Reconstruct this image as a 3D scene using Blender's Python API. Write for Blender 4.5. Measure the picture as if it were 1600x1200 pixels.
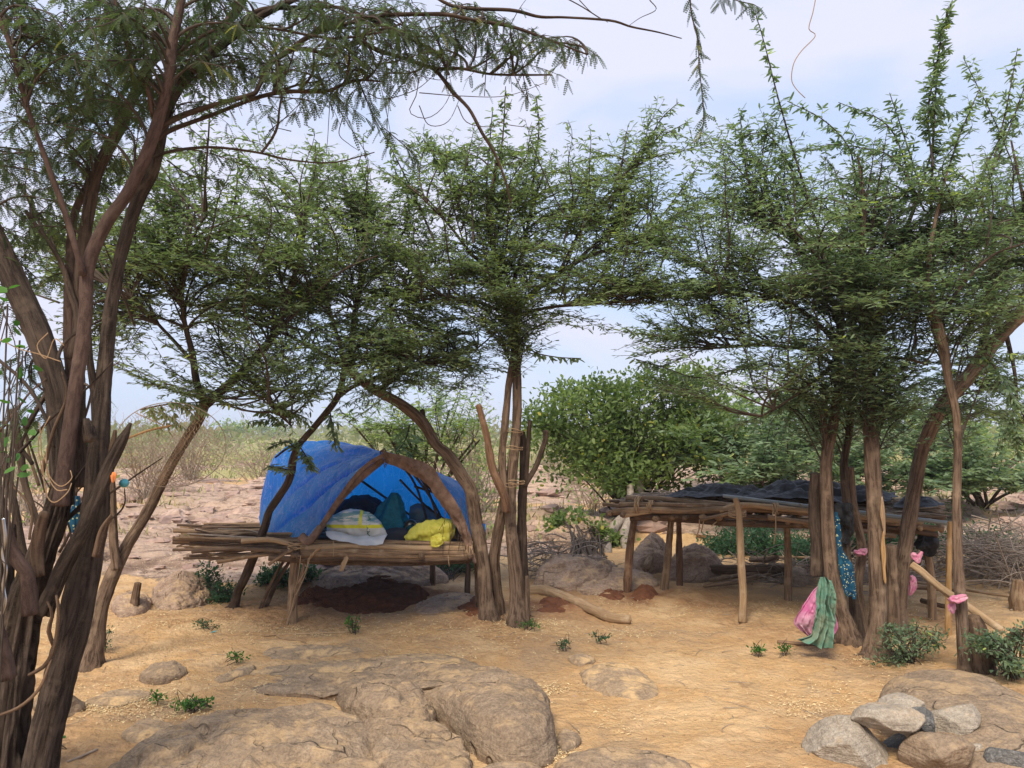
import bpy, math, random
import numpy as np
from mathutils import Vector
SC = bpy.context.scene
for _o in list(bpy.data.objects): bpy.data.objects.remove(_o)
R = np.random.default_rng(11)
random.seed(5)
# ------------------------------------------------ camera
FP = 1180.0; PITCH = math.radians(3.98); CH = 1.6
cam_d = bpy.data.cameras.new('camera'); cam = bpy.data.objects.new('camera', cam_d)
SC.collection.objects.link(cam)
cam_d.sensor_width = 36; cam_d.lens = 36*FP/1600
cam.location = (0, 0, CH); cam.rotation_euler = (math.pi/2+PITCH, 0, 0)
cam_d.clip_start = .05; cam_d.clip_end = 3000
SC.camera = cam
# ------------------------------------------------ world, sun, exposure
SUN_EL, SUN_AZ = 52.0, 200.0          # azimuth measured clockwise from +Y (camera looks along +Y)
w = bpy.data.worlds.new('World'); SC.world = w; w.use_nodes = True
nt = w.node_tree; nt.nodes.clear()
wo = nt.nodes.new('ShaderNodeOutputWorld'); bg = nt.nodes.new('ShaderNodeBackground')
sky = nt.nodes.new('ShaderNodeTexSky'); sky.sky_type = 'NISHITA'; sky.sun_disc = False
sky.sun_elevation = math.radians(SUN_EL); sky.sun_rotation = math.radians(SUN_AZ)
sky.air_density = 1.0; sky.dust_density = 1.5; sky.ozone_density = 1.5
tc = nt.nodes.new('ShaderNodeTexCoord')
mp = nt.nodes.new('ShaderNodeMapping'); mp.inputs['Scale'].default_value = (1.2, 1.0, 2.6)
mp.inputs['Location'].default_value = (.35, .2, .1)
n1 = nt.nodes.new('ShaderNodeTexNoise'); n1.inputs['Scale'].default_value = 2.1; n1.inputs['Detail'].default_value = 7
n1.inputs['Roughness'].default_value = .5; n1.inputs['Distortion'].default_value = .5
r1 = nt.nodes.new('ShaderNodeMapRange'); r1.inputs[1].default_value = .40; r1.inputs[2].default_value = .60
r1.interpolation_type = 'SMOOTHSTEP'; r1.inputs[3].default_value = .1; r1.inputs[4].default_value = .85
sx = nt.nodes.new('ShaderNodeSeparateXYZ')
cr = nt.nodes.new('ShaderNodeMapRange'); cr.inputs[1].default_value = 0; cr.inputs[2].default_value = .75
cmix = nt.nodes.new('ShaderNodeMix'); cmix.data_type = 'RGBA'
cmix.inputs[6].default_value = (6.6, 6.5, 7.6, 1); cmix.inputs[7].default_value = (6.5, 6.65, 8.1, 1)
smix = nt.nodes.new('ShaderNodeMix'); smix.data_type = 'RGBA'
sk2 = nt.nodes.new('ShaderNodeMix'); sk2.data_type = 'RGBA'; sk2.inputs[0].default_value = .72
sk2.inputs[7].default_value = (5.4, 6.7, 9.3, 1)
L = nt.links.new
L(tc.outputs['Generated'], mp.inputs[0]); L(mp.outputs[0], n1.inputs['Vector']); L(n1.outputs['Fac'], r1.inputs[0])
L(tc.outputs['Generated'], sx.inputs[0]); L(sx.outputs[2], cr.inputs[0]); L(cr.outputs[0], cmix.inputs[0])
L(sky.outputs[0], sk2.inputs[6]); L(sk2.outputs[2], smix.inputs[6]); L(cmix.outputs[2], smix.inputs[7]); L(r1.outputs[0], smix.inputs[0])
L(smix.outputs[2], bg.inputs[0]); bg.inputs[1].default_value = .088; L(bg.outputs[0], wo.inputs[0])
sl = bpy.data.lights.new('sun', 'SUN'); sun = bpy.data.objects.new('sun', sl); SC.collection.objects.link(sun)
sl.energy = 3.2; sl.angle = math.radians(22); sl.color = (1, .88, .70)
_a = math.radians(SUN_AZ); _e = math.radians(SUN_EL)
sd = Vector((math.sin(_a)*math.cos(_e), math.cos(_a)*math.cos(_e), math.sin(_e)))
sun.rotation_euler = sd.to_track_quat('Z', 'Y').to_euler()
vs = SC.view_settings; vs.view_transform = 'Standard'; vs.look = 'None'; vs.gamma = 1; vs.exposure = .60
SC.render.engine = 'CYCLES'
SC.cycles.max_bounces = 6; SC.cycles.transparent_max_bounces = 6; SC.cycles.diffuse_bounces = 3
# ------------------------------------------------ noise (numpy)
def _h(i, j, k, s=0):
    n = (i*374761393 + j*668265263 + k*2147483647*3 + s*974634777) & 0x7fffffff
    n = ((n ^ (n >> 13))*1274126177) & 0x7fffffff
    n = n ^ (n >> 16)
    return (n & 0xffff)/65535.0
def vnoise(p, s=0):
    p = np.asarray(p, float); i = np.floor(p).astype(np.int64); f = p-i; f = f*f*(3-2*f)
    x, y, z = i[..., 0], i[..., 1], i[..., 2]; fx, fy, fz = f[..., 0], f[..., 1], f[..., 2]
    def c(a, b, d): return _h(x+a, y+b, z+d, s)
    x00 = c(0,0,0)*(1-fx)+c(1,0,0)*fx; x10 = c(0,1,0)*(1-fx)+c(1,1,0)*fx
    x01 = c(0,0,1)*(1-fx)+c(1,0,1)*fx; x11 = c(0,1,1)*(1-fx)+c(1,1,1)*fx
    return ((x00*(1-fy)+x10*fy)*(1-fz)+(x01*(1-fy)+x11*fy)*fz)*2-1
def fbm(p, o=4, s=0, g=.5):
    p = np.asarray(p, float); r = 0; a = 1; t = 0
    for k in range(o):
        r = r+a*vnoise(p*(2.03**k)+17.3*k, s+k); t += a; a *= g
    return r/t
def sstep(a, b, x):
    t = np.clip((np.asarray(x, float)-a)/(b-a), 0, 1); return t*t*(3-2*t)
def p3(x, y, z=0.0):
    x, y, z = np.broadcast_arrays(np.asarray(x, float), np.asarray(y, float), np.asarray(z, float)); return np.stack([x, y, z], -1)
# ------------------------------------------------ terrain
def rockmask(x, y):
    e = 9.6+1.3*fbm(p3(x/2.2, y/2.2, 4), 3)-1.7*sstep(-1.3, -2.3, x)+.6*sstep(-3.4, -4.6, x)+.9*sstep(2., 4., x)+1.5*sstep(.2, 1.2, x)*sstep(4, 2.5, x)
    m = sstep(e, e+.7, y)
    n = fbm(p3(x/3.1, y/3.6, 9), 3)
    return m*sstep(-.34, -.12, n)*(1-.85*sstep(30, 55, y+8*n))
def plates(x, y):
    d = 1.0+.014*np.abs(y)
    u = x/(1.7*d)+.35*fbm(p3(x/1.7, y/1.7, 2), 2); v = y/(1.15*d)+.35*fbm(p3(x/1.7, y/1.7, 5), 2)
    iu = np.floor(u).astype(np.int64); iv = np.floor(v).astype(np.int64)
    b1 = np.full(u.shape, 9.); b2 = np.full(u.shape, 9.); hh = np.zeros(u.shape)
    for a in (-1, 0, 1):
        for b in (-1, 0, 1):
            ci, cj = iu+a, iv+b
            px = ci+.15+.7*_h(ci, cj, 0*ci, 3); py = cj+.15+.7*_h(ci, cj, 0*ci, 7)
            dd = np.hypot(u-px, v-py); ht = _h(ci, cj, 0*ci, 11)*.9+(u-px)*.35*(_h(ci, cj, 0*ci, 5)-.5)+(v-py)*.5*(_h(ci, cj, 0*ci, 6)-.3)
            nb = dd < b1
            b2 = np.where(nb, b1, np.minimum(b2, dd)); hh = np.where(nb, ht, hh); b1 = np.where(nb, dd, b1)
    crack = sstep(0, .12, b2-b1)
    return hh, crack
def Hh(x, y, full=False):
    x = np.asarray(x, float); y = np.asarray(y, float)
    near = .045*fbm(p3(x/1.6, y/1.6, 1), 3)+.020*fbm(p3(x/.42, y/.34, 3), 4)+.004*fbm(p3(x/.07, y/.07, 3), 2)
    te = fbm(p3(x/1.1, y/.62, 33), 4)*7; fl0 = np.floor(te); near = near+.013*(fl0+sstep(.40, .60, te-fl0)-te*.6)
    far = sstep(25, 120, y)*.9*fbm(p3(x/40, y/40, 8), 2)+sstep(60, 300, y)*1.2
    m = rockmask(x, y); hh, c = plates(x, y)
    ter = fbm(p3(x/2.6, y/1.7, 14), 5)*2.2; fl = np.floor(ter*3.5); ter = (fl+sstep(.35, .65, ter*3.5-fl))/3.5
    rz = m*(.05+(.15*hh*c+.17*ter)*(.5+.6*sstep(9, 16, y))+.055*fbm(p3(x/.5, y/.35, 6), 5)+.05*np.abs(fbm(p3(x/.9, y/.25, 16), 4)))
    z = near+far+rz
    # slight bank at the far side of the yard, path hollow
    z = z-.03*np.exp(-((x-1.0)**2/3+(y-5.2)**2/2))
    if full: return z, m, c
    return z
RT = np.array([1, 0, 0.]); FW = np.array([0, math.cos(PITCH), math.sin(PITCH)]); UP = np.array([0, -math.sin(PITCH), math.cos(PITCH)])
CAM = np.array([0, 0, CH])
def P(x, y, d):
    a = (np.asarray(x, float)-800)/FP; b = (600-np.asarray(y, float))/FP
    D = FW+a[..., None]*RT+b[..., None]*UP
    return CAM+D*(np.asarray(d, float)/D[..., 1])[..., None]
def G(x, y):
    q = P(x, y, 1.0)-CAM; t = CH/-q[2]
    for _ in range(12):
        p = CAM+q*t; t = (CH-float(Hh(p[0], p[1])))/-q[2]
    p = CAM+q*t; return np.array([p[0], p[1], float(Hh(p[0], p[1]))])
def gz(x, y): return float(Hh(x, y))
# ------------------------------------------------ object plumbing
def _link(o): SC.collection.objects.link(o); return o
def tag(o, label=None, cat=None, group=None, kind=None):
    if label: o['label'] = label
    if cat: o['category'] = cat
    if group: o['group'] = group
    if kind: o['kind'] = kind
    return o
def thing(name, label, cat, loc, group=None):
    o = bpy.data.objects.new(name, None); o.location = tuple(float(v) for v in loc); o.empty_display_size = .1
    _link(o); return tag(o, label, cat, group)
class MB:
    def __init__(s): s.V = []; s.Q = []; s.T = []; s.C = []; s.K = []; s.n = 0
    def add(s, V, Q=None, T=None, co=None, tint=0.5):
        V = np.asarray(V, float).reshape(-1, 3); m = len(V)
        s.V.append(V)
        if Q is not None and len(Q): s.Q.append(np.asarray(Q, np.int64).reshape(-1, 4)+s.n)
        if T is not None and len(T): s.T.append(np.asarray(T, np.int64).reshape(-1, 3)+s.n)
        s.C.append(np.asarray(co, float).reshape(-1, 3) if co is not None else V)
        s.K.append(np.broadcast_to(np.asarray(tint, float), (m,)).astype(float))
        s.n += m; return s
    def build(s, name, mat, root=None, loc=None, smooth=True, extra=None):
        V = np.concatenate(s.V); C = np.concatenate(s.C); K = np.concatenate(s.K)
        off = np.array(root.location) if root is not None else (np.asarray(loc, float) if loc is not None else np.zeros(3))
        if root is not None and root.parent is not None: off = off+np.array(root.parent.location)
        V = V-off
        me = bpy.data.meshes.new(name)
        Q = np.concatenate(s.Q) if s.Q else np.zeros((0, 4), np.int64); T = np.concatenate(s.T) if s.T else np.zeros((0, 3), np.int64)
        me.vertices.add(len(V)); me.vertices.foreach_set('co', V.astype(np.float32).ravel())
        me.loops.add(Q.size+T.size); me.loops.foreach_set('vertex_index', np.concatenate([Q.ravel(), T.ravel()]).astype(np.int32))
        me.polygons.add(len(Q)+len(T))
        me.polygons.foreach_set('loop_start', np.concatenate([np.arange(len(Q))*4, Q.size+np.arange(len(T))*3]).astype(np.int32))
        me.polygons.foreach_set('use_smooth', np.full(len(Q)+len(T), smooth))
        a = me.attributes.new('bco', 'FLOAT_VECTOR', 'POINT'); a.data.foreach_set('vector', C.astype(np.float32).ravel())
        a = me.attributes.new('tint', 'FLOAT', 'POINT'); a.data.foreach_set('value', K.astype(np.float32))
        for k, v in (extra or {}).items():
            a = me.attributes.new(k, 'FLOAT', 'POINT'); a.data.foreach_set('value', v.astype(np.float32))
        me.update(calc_edges=True)
        me.materials.append(mat)
        o = bpy.data.objects.new(name, me); _link(o)
        if root is not None:
            o.parent = root
            if root.type == 'MESH': pass
        elif loc is not None: o.location = tuple(float(v) for v in loc)
        return o
def grid_quads(a, b, wrap=False, base=0):
    i = np.arange(a-1)[:, None]; j = np.arange(b if wrap else b-1)[None, :]
    jn = (j+1) % b
    return (np.stack([i*b+j, i*b+jn, (i+1)*b+jn, (i+1)*b+j], -1)+base).reshape(-1, 4)
def nrm(v): return v/(np.linalg.norm(v, axis=-1, keepdims=True)+1e-9)
def catmull(Pt, n):
    Pt = np.asarray(Pt, float)
    if len(Pt) == 2:
        t = np.linspace(0, 1, n)[:, None]; return Pt[0]*(1-t)+Pt[1]*t
    E = np.vstack([2*Pt[0]-Pt[1], Pt, 2*Pt[-1]-Pt[-2]])
    seg = np.linalg.norm(np.diff(Pt[:, :3], axis=0), axis=1); cs = np.r_[0, np.cumsum(seg)]
    s = np.linspace(0, cs[-1], n); k = np.clip(np.searchsorted(cs, s, 'right')-1, 0, len(Pt)-2)
    t = ((s-cs[k])/np.maximum(seg[k], 1e-9))[:, None]
    a, b, c, d = E[k], E[k+1], E[k+2], E[k+3]
    return .5*((2*b)+(-a+c)*t+(2*a-5*b+4*c-d)*t*t+(-a+3*b-3*c+d)*t**3)
def tube(mb, pts, rad, seg=10, step=.03, rough=.0, lump=0., seed=0, flare=0., capend=True, tint=.5, flat=1.0, fq=3.0):
    """one smooth tube with bark relief; pts (n,3), rad (n,)"""
    pts = np.asarray(pts, float); rad = np.broadcast_to(np.asarray(rad, float), (len(pts),))
    Ln = np.linalg.norm(np.diff(pts, axis=0), axis=1).sum(); n = max(4, int(Ln/step)+1)
    A = catmull(np.c_[pts, rad], n); C = A[:, :3]; r = np.maximum(A[:, 3], .0006)
    s = np.linspace(0, Ln, n)
    if flare: r = r*(1+flare*1.5*np.exp(-s/(.13)))
    Tn = nrm(np.gradient(C, axis=0))
    N = np.zeros_like(C); ref = np.array([1, 0, 0.]) if abs(Tn[0][0]) < .8 else np.array([0, 1, 0.])
    v = ref-Tn[0]*ref.dot(Tn[0]); v /= np.linalg.norm(v)
    for i in range(n):
        v = v-Tn[i]*v.dot(Tn[i]); v /= np.linalg.norm(v)+1e-9; N[i] = v
    B = np.cross(Tn, N)
    th = np.linspace(0, 2*np.pi, seg, endpoint=False)
    ct, st = np.cos(th), np.sin(th)
    rr = np.repeat(r[:, None], seg, 1)
    co = np.stack([rr*ct, rr*st, np.repeat(s[:, None], seg, 1)+seed*3.7], -1)
    if lump: rr = rr*(1+lump*fbm(np.stack([ct*1.1+0*rr, st*1.1+0*rr, s[:, None]*4+0*rr+seed*7], -1), 2, seed))
    if rough:
        q = np.stack([ct*fq+0*rr, st*fq+0*rr, s[:, None]*3.2+0*rr+seed*5], -1)
        rg = 1-np.abs(fbm(q, 3, seed+3))*3.0
        rr = rr*(1+rough*(np.clip(rg, -.8, 1)-.3))
    V = C[:, None]+rr[..., None]*(N[:, None]*ct[None, :, None]+B[:, None]*st[None, :, None]*flat)
    Q = grid_quads(n, seg, True); V = V.reshape(-1, 3); co = co.reshape(-1, 3)
    T = []
    V = np.vstack([V, C[:1]-Tn[:1]*r[0]*.2, C[-1:]+Tn[-1:]*r[-1]*.35]); co = np.vstack([co, co[:1], co[-1:]])
    a = n*seg; j = np.arange(seg)
    T = np.vstack([np.stack([np.full(seg, a), (j+1) % seg, j], -1), np.stack([np.full(seg, a+1), (n-1)*seg+j, (n-1)*seg+(j+1) % seg], -1)])
    mb.add(V, Q, T, co, tint)
    return C, r
def tubes(mb, X, rad, seg=3, tint=.5):
    """batch of thin tubes X (n,m,3), rad (n,m)"""
    X = np.asarray(X, float)
    if not len(X): return
    n, m, _ = X.shape; rad = np.broadcast_to(rad, (n, m))
    Tn = nrm(np.gradient(X, axis=1)); ref = np.where(np.abs(Tn[..., 2:3]) > .85, np.array([1, 0, 0.]), np.array([0, 0, 1.]))
    N = nrm(np.cross(Tn, ref)); B = np.cross(Tn, N)
    th = np.linspace(0, 2*np.pi, seg, endpoint=False)
    V = X[:, :, None]+rad[:, :, None, None]*(N[:, :, None]*np.cos(th)[:, None]+B[:, :, None]*np.sin(th)[:, None])
    q = grid_quads(m, seg, True); Q = (q[None]+(np.arange(n)*m*seg)[:, None, None]).reshape(-1, 4)
    mb.add(V.reshape(-1, 3), Q, tint=np.repeat(np.broadcast_to(tint, (n,)), m*seg))
# ------------------------------------------------ materials
def newmat(name):
    m = bpy.data.materials.new(name); m.use_nodes = True; nt = m.node_tree; nt.nodes.clear()
    return m, nt
class NB:
    def __init__(s, name):
        s.m, s.t = newmat(name); s.o = s.n('ShaderNodeOutputMaterial')
    def n(s, k, **kw):
        x = s.t.nodes.new(k)
        for a, b in kw.items(): setattr(x, a, b)
        return x
    def l(s, a, b): s.t.links.new(a, b)
    def setv(s, sock, v):
        if isinstance(v, (int, float)): sock.default_value = v
        elif isinstance(v, tuple): sock.default_value = v if len(v) == len(sock.default_value) else tuple(v)+(1,)
        else: s.l(v, sock)
    def attr(s, name, vec=False):
        a = s.n('ShaderNodeAttribute', attribute_name=name); return a.outputs['Vector' if vec else 'Fac']
    def obj(s): return s.n('ShaderNodeTexCoord').outputs['Object']
    def map(s, v, scale=(1, 1, 1), loc=(0, 0, 0), rot=(0, 0, 0)):
        m = s.n('ShaderNodeMapping'); s.l(v, m.inputs[0]); m.inputs['Scale'].default_value = scale; m.inputs['Location'].default_value = loc; m.inputs['Rotation'].default_value = rot
        return m.outputs[0]
    def noise(s, v, sc, det=5, ro=.55, dist=0):
        x = s.n('ShaderNodeTexNoise'); s.l(v, x.inputs['Vector']); x.inputs['Scale'].default_value = sc; x.inputs['Detail'].default_value = det
        x.inputs['Roughness'].default_value = ro; x.inputs['Distortion'].default_value = dist; return x.outputs['Fac']
    def vor(s, v, sc, feat='F1', out='Distance'):
        x = s.n('ShaderNodeTexVoronoi', feature=feat); s.l(v, x.inputs['Vector']); x.inputs['Scale'].default_value = sc; return x.outputs[out]
    def rng(s, v, a, b, c=0., d=1.):
        x = s.n('ShaderNodeMapRange'); s.l(v, x.inputs[0])
        for i, q in zip((1, 2, 3, 4), (a, b, c, d)): x.inputs[i].default_value = q
        return x.outputs[0]
    def mix(s, f, a, b, mode='MIX'):
        x = s.n('ShaderNodeMix', data_type='RGBA', blend_type=mode); s.setv(x.inputs[0], f); s.setv(x.inputs[6], a); s.setv(x.inputs[7], b); return x.outputs[2]
    def math(s, op, a, b=0.5):
        x = s.n('ShaderNodeMath', operation=op); s.setv(x.inputs[0], a); s.setv(x.inputs[1], b); return x.outputs[0]
    def bump(s, h, st=.5, dist=.01, nrm=None):
        x = s.n('ShaderNodeBump'); x.inputs['Strength'].default_value = st; x.inputs['Distance'].default_value = dist; s.l(h, x.inputs['Height'])
        if nrm is not None: s.l(nrm, x.inputs['Normal'])
        return x.outputs[0]
    def bsdf(s, col, rough=.8, nrm=None, spec=.3, metal=0.):
        x = s.n('ShaderNodeBsdfPrincipled'); s.setv(x.inputs['Base Color'], col); s.setv(x.inputs['Roughness'], rough)
        x.inputs['Specular IOR Level'].default_value = spec; x.inputs['Metallic'].default_value = metal
        if nrm is not None: s.l(nrm, x.inputs['Normal'])
        return x.outputs[0]
    def trans(s, sh, col, f):
        t = s.n('ShaderNodeBsdfTranslucent'); s.setv(t.inputs[0], col)
        m = s.n('ShaderNodeMixShader'); m.inputs[0].default_value = f; s.l(sh, m.inputs[1]); s.l(t.outputs[0], m.inputs[2]); return m.outputs[0]
    def done(s, sh): s.l(sh, s.o.inputs[0]); return s.m
def m_bark(name, c1, c2, c3, fz=.10, bump=.9, dark=None):
    b = NB(name); co = b.attr('bco', True)
    v = b.map(co, (1, 1, fz)); n1 = b.noise(v, 50, 7, .68, .7); n2 = b.noise(co, 9, 4); n3 = b.noise(b.obj(), 2.2, 3)
    nf = b.noise(co, 240, 3)
    c = b.mix(b.rng(n1, .40, .60), c1, c2); c = b.mix(b.rng(nf, .5, .8, 0, .5), c, c3); c = b.mix(b.rng(n2, .55, .75), c, c3); c = b.mix(b.rng(n3, .35, .7, 0, .45), c, tuple(x*.6 for x in c2))
    h = b.math('ADD', b.math('MULTIPLY', n1, 1.0), b.math('MULTIPLY', nf, .25))
    return b.done(b.bsdf(c, .9, b.bump(h, bump, .022), .15))
def m_leaf(name, c1, c2, c3, tf=.45, rough=.5):
    b = NB(name); t = b.attr('tint'); n = b.noise(b.obj(), 1.6, 3)
    c = b.mix(b.rng(t, .05, .85), c1, c2); c = b.mix(b.rng(t, .88, .99), c, c3)
    c = b.mix(b.rng(n, .35, .7, 0, .5), c, b.mix(.5, c, tuple(min(1, x*1.6) for x in c2)))
    s = b.bsdf(c, rough, None, .25); tcol = b.mix(1., c, (1.5, 1.6, .9), 'MULTIPLY')
    return b.done(b.trans(s, tcol, tf))
def m_rock(name, c1, c2, c3, sc=1., crack=True, bumpd=.03, dust=.7):
    b = NB(name); o = b.obj()
    n1 = b.noise(o, 2.6*sc, 6, .6, .4); n2 = b.noise(o, 14*sc, 6, .62); n3 = b.noise(o, 70*sc, 4, .65)
    st = b.noise(b.map(o, (1.2, 2.5, 9), rot=(.3, .2, .5)), 3*sc, 6, .6, .8)
    c = b.mix(b.rng(n1, .32, .68), c1, c2); c = b.mix(b.rng(n2, .5, .72, 0, .75), c, c3); c = b.mix(b.rng(st, .52, .6, 0, .35), c, tuple(x*.55 for x in c1))
    c = b.mix(b.rng(n3, .42, .62, .0, .55), c, tuple(x*.55 for x in c2), 'MIX'); n5 = b.noise(o, 34*sc, 4, .7); c = b.mix(b.rng(n5, .52, .66, 0, .3), c, tuple(min(1, x*1.15) for x in c3)); du = b.noise(o, 5.5*sc, 4, .7); ge = b.n('ShaderNodeNewGeometry'); sz = b.n('ShaderNodeSeparateXYZ'); b.l(ge.outputs['Normal'], sz.inputs[0]); c = b.mix(b.math('MULTIPLY', b.rng(du, .48, .62, 0, dust), b.rng(sz.outputs[2], .6, .95)), c, (.56, .38, .20))
    h = b.math('ADD', b.math('MULTIPLY', n2, .6), b.math('MULTIPLY', n3, .22)); h = b.math('ADD', h, b.math('MULTIPLY', st, .7))
    if crack:
        vv = b.map(o, (1, 1, 1.4)); nz = b.n('ShaderNodeTexNoise'); b.l(o, nz.inputs['Vector']); nz.inputs['Scale'].default_value = 3
        vm = b.n('ShaderNodeVectorMath', operation='ADD'); sc_ = b.n('ShaderNodeVectorMath', operation='SCALE'); sc_.inputs['Scale'].default_value = .55
        b.l(nz.outputs['Color'], sc_.inputs[0]); b.l(vv, vm.inputs[0]); b.l(sc_.outputs[0], vm.inputs[1])
        cr = b.vor(vm.outputs[0], 1.5*sc, 'DISTANCE_TO_EDGE'); k = b.rng(cr, 0, .010)
        mk = b.rng(n1, .42, .56); k2 = b.math('MAXIMUM', k, mk)
        c = b.mix(k2, b.mix(.5, c, tuple(x*.35 for x in c1)), c); h = b.math('ADD', h, b.math('MULTIPLY', k2, .6))
    return b.done(b.bsdf(c, .88, b.bump(h, .95, bumpd), .2))
def m_plain(name, c1, c2, sc=12, rough=.8, bump=.4, bd=.005, spec=.3, tf=0., tcol=None, metal=0.):
    b = NB(name); o = b.obj(); n = b.noise(o, sc, 5, .6); n2 = b.noise(o, sc*6, 4)
    c = b.mix(b.rng(n, .3, .7), c1, c2); h = b.math('ADD', n, b.math('MULTIPLY', n2, .4))
    s = b.bsdf(c, rough, b.bump(h, bump, bd), spec, metal)
    if tf: s = b.trans(s, tcol or c, tf)
    return b.done(s)
M = {}
M['bark'] = m_bark('bark_grey_brown', (.26, .18, .125), (.07, .045, .032), (.33, .24, .165))
M['bark_dark'] = m_bark('bark_dark', (.12, .084, .062), (.040, .028, .022), (.17, .125, .09))
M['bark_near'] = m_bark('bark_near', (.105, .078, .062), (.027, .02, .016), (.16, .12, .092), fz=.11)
M['bark_smooth'] = m_bark('bark_smooth_stem', (.125, .082, .067), (.062, .04, .033), (.165, .115, .092), fz=.3, bump=.45)
M['bark_red'] = m_bark('bark_red_brown', (.28, .16, .095), (.11, .062, .04), (.36, .24, .15))
M['bark_pale'] = m_bark('bark_pale', (.34, .29, .24), (.20, .16, .13), (.44, .38, .32), fz=.4, bump=.3)
M['wood'] = m_bark('weathered_wood', (.36, .24, .145), (.13, .08, .05), (.46, .34, .22), fz=.06, bump=.6)
M['wood_light'] = m_bark('peeled_wood', (.46, .32, .19), (.28, .18, .10), (.53, .41, .28), fz=.06, bump=.5)
M['wood_dark'] = m_bark('old_dark_wood', (.20, .13, .085), (.06, .038, .027), (.28, .195, .13), fz=.06, bump=.6)
M['wood_yellow'] = m_bark('peeled_yellow_wood', (.50, .31, .14), (.30, .17, .07), (.58, .4, .22), fz=.06, bump=.4)
M['leaf'] = m_leaf('mesquite_leaf', (.06, .10, .05), (.19, .25, .135), (.36, .42, .08))
M['leaf_blue'] = m_leaf('mesquite_leaf_bluish', (.06, .108, .068), (.20, .27, .165), (.36, .44, .09))
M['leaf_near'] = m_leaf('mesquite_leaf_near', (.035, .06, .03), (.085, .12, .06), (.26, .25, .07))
M['leaf_broad'] = m_leaf('broad_leaf', (.06, .105, .032), (.175, .235, .08), (.42, .36, .06))
M['leaf_bush'] = m_leaf('thicket_leaf', (.09, .16, .065), (.28, .37, .14), (.48, .46, .12))
M['leaf_bush2'] = m_leaf('thicket_leaf_bluish', (.065, .12, .072), (.23, .31, .19), (.42, .44, .14))
M['leaf_far'] = m_leaf('far_scrub_leaf', (.13, .15, .085), (.24, .25, .14), (.34, .32, .2))
M['leaf_weed'] = m_leaf('weed_leaf', (.035, .12, .03), (.09, .21, .045), (.18, .33, .06))
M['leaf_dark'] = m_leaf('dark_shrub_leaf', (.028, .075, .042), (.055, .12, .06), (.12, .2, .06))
M['twig'] = m_plain('twig_bark', (.045, .034, .027), (.085, .064, .05), 20, .85)
M['twig_pale'] = m_plain('dry_twig', (.24, .18, .135), (.38, .31, .24), 20, .85)
M['rock'] = m_rock('tan_grey_rock', (.335, .245, .165), (.205, .15, .105), (.42, .32, .22), dust=.45)
M['rock_dusty'] = m_rock('dusty_outcrop_rock', (.40, .29, .185), (.27, .195, .13), (.48, .36, .235), dust=1.)
M['rock_grey'] = m_rock('grey_hearth_stone', (.46, .39, .31), (.29, .245, .195), (.60, .53, .44), 1.6, False, .03, .35)
M['rock_pink'] = m_rock('pinkish_rock', (.43, .30, .215), (.25, .175, .13), (.54, .41, .30))
M['rock_dark'] = m_rock('soot_blackened_rock', (.20, .19, .18), (.09, .088, .085), (.40, .385, .36), 2.2, False, .03, 0.)
M['soil_red'] = m_plain('red_soil', (.20, .085, .045), (.12, .05, .03), 14, .95, 1., .03, .1)
M['soil_dark'] = m_plain('dark_damp_soil', (.085, .036, .022), (.045, .02, .014), 14, .95, 1., .03, .1)
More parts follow.
